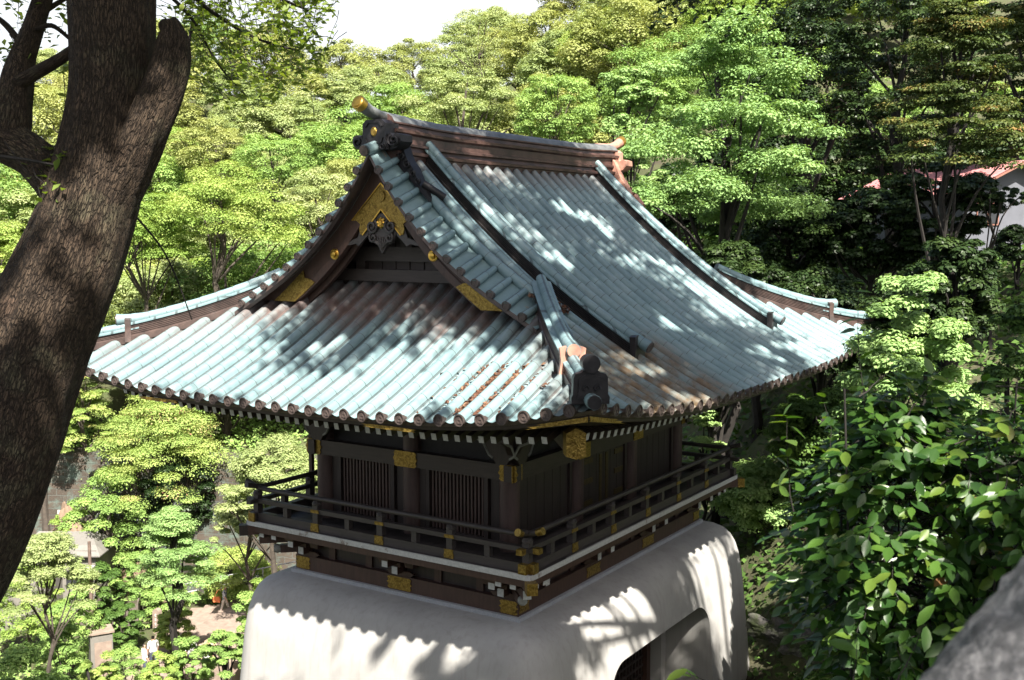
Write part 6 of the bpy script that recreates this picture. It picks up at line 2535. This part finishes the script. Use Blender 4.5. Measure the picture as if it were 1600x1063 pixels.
# unseen tree added behind the viewer to dapple the near bush and the coping
_seed[0] = 930
BT2 = plant('broadleaf_tree', make_tree('open', 931, 'lf_dark', 10.5, 2.9, 36, 240, 0.15, 'bark_dark', 0.6, 0.25, 6.6), (15.6, -17.6, 3.0), 1.0, 0.0, 'unseen tree added beside the viewing terrace to shade the near bush', 'tree')

# glossy near bush on the right
def near_bush(name, label, cx, cy, d, rx, ry, rd, nstem, ntw, size, seed, rootpx, tone=(0.0, 0.93), taper=0.0, group=None, shoots=()):
    R = np.random.default_rng(seed)
    l0 = (rootpx - 800) / FPX * d
    root = np.array([*site(l0, d), gz(l0, d)])
    o = empty(name, tuple(root), 0, label, 'shrub', group)
    L = Leaves()
    mb = MB()
    tops = []
    cen = at(cx, cy, d)
    for k in range(nstem):
        a = 6.283 * k / nstem
        q = R.uniform(0.2, 0.75)
        e = cen + RGT * (rx * q * math.cos(a)) + np.array([FWD[0], FWD[1], 0]) * (rd * q * math.sin(a)) + np.array([0, 0, ry * R.uniform(0.1, 0.85)])
        s = root + R.normal(size=3) * np.array([.1, .1, 0])
        mid = (s * 0.45 + (cen - np.array([0, 0, ry * 0.5])) * 0.55) + R.normal(size=3) * 0.06
        pts = [(1 - t) ** 2 * s + 2 * t * (1 - t) * mid + t * t * e for t in np.linspace(0, 1, 12)]
        mb.tube(pts, [0.022 * (1 - 0.8 * t) for t in np.linspace(0, 1, 12)], 6, 0, False)
        tops.append(pts)
    for k in range(ntw):
        u = unit(R.normal(size=3))
        s = R.uniform(0.42, 1.03) ** 0.6
        x, z, y = u[0] * s, u[2] * s, u[1] * s
        w = 1 - taper * max(0, z)
        e = cen + RGT * (rx * x * w) + np.array([FWD[0], FWD[1], 0]) * (rd * y * w) + np.array([0, 0, ry * z])
        out = unit(RGT * x * rx + np.array([FWD[0], FWD[1], 0]) * y * rd + np.array([0, 0, z * ry * 0.4 + 0.12]) + R.normal(size=3) * 0.12)
        ln = R.uniform(0.18, 0.36)
        twig(mb, L, R, e - out * ln, e, R.uniform(0.0, 0.45), int(R.integers(4, 9)), size, 0.004, 0.9, tone, True, tuple(out * 0.5 + np.array([0.15, -0.25, 0])))
    for px, py, pb in shoots:  # upright young shoots
        twig(mb, L, R, at(px + 15, pb, 4.95), at(px, py, 4.9), -0.05, 17, 0.09, 0.0035, 0.75, (0.45, 0.95))
    mb.v = [tuple(np.array(q) - root) for q in mb.v]
    mb.build('stems', ['bark_dark'], o, None, 60, weld=False, fixn=False)
    link('leaves', L.mesh('glossy_leaves', 'lf_shrub', 0.52, LEAFN, tuple(root)), o)
    return o


near_bush('glossy_bush', 'large glossy-leaved bush in the right foreground', 1412, 835, 5.0, 0.58, 0.80, 0.55, 9, 760, 0.088, 51, 1400, taper=0.35, shoots=((1345, 465, 700), (1395, 585, 760), (1455, 600, 760), (1530, 560, 760), (1580, 640, 800), (1290, 640, 780), (1225, 660, 800)))
near_bush('glossy_bush', 'glossy-leaved bush cut by the right edge above the stone', 1590, 760, 4.6, 0.34, 0.52, 0.4, 5, 190, 0.086, 52, 1600, (0.1, 1.0))
near_bush('glossy_bush', 'darker glossy bush filling the gap behind the large one', 1500, 880, 6.6, 0.92, 0.95, 0.5, 6, 560, 0.094, 53, 1480, (0.0, 0.5))
# long-leaved sprigs at the bottom edge
R = np.random.default_rng(60)
for px, py, px2, py2, n_, lab, grp in ((1075, 1055, 1130, 1075, 5, 'bright young sprig in front of the arched passage at the bottom edge', None),
                                  (1440, 985, 1400, 1075, 5, 'long-leaved sprig beside the granite coping', 'sprigs beside the granite coping'), (1500, 1000, 1480, 1090, 6, 'long-leaved sprig beside the granite coping', 'sprigs beside the granite coping'), (1340, 1010, 1330, 1090, 5, 'long-leaved sprig below the large glossy bush', None)):
    o = empty('leafy_sprig', tuple(at(px2, py2, 4.2)), 0, lab, 'sprig', grp)
    ol = np.array(o.location)
    L = Leaves()
    mb = MB()
    twig(mb, L, R, at(px2, py2, 4.2), at(px, py, 4.15), 0.0, n_, 0.10, 0.004, 1.0, (0.6, 0.95), True)
    mb.v = [tuple(np.array(q) - ol) for q in mb.v]
    mb.build('stem', ['bark_dark'], o, None, 60, weld=False, fixn=False)
    link('leaves', L.mesh('sprig_leaves', 'lf_shrub', 0.45, LEAFN, tuple(ol)), o)

# granite coping close to the viewer
P = []
c0 = np.array([1833.0, 1218.0])
dv = np.array([0.63, -0.78])
mb = MB()
Rg2 = np.random.default_rng(4)
pts = [at(*(c0 + dv * s), 1.2 + 0.0001 * s) for s in np.linspace(-700, 700, 60)]
b0 = len(mb.v)
mb.tube(pts, 0.25, 96, 0)
for i in range(b0, b0 + 60 * 97):
    v = Vector(mb.v[i])
    k = (i - b0) % 97
    if k == 96:
        mb.v[i] = mb.v[i - 96]
        continue
    c = Vector(pts[(i - b0) // 97])
    mb.v[i] = tuple(c + (v - c) * (1 + Rg2.normal() * 0.012))
stn = mb.build('granite_coping', ['granite'], None, None, 60, fixn=False)
tag(stn, 'rough grey granite coping stone in the bottom right corner', 'stone')
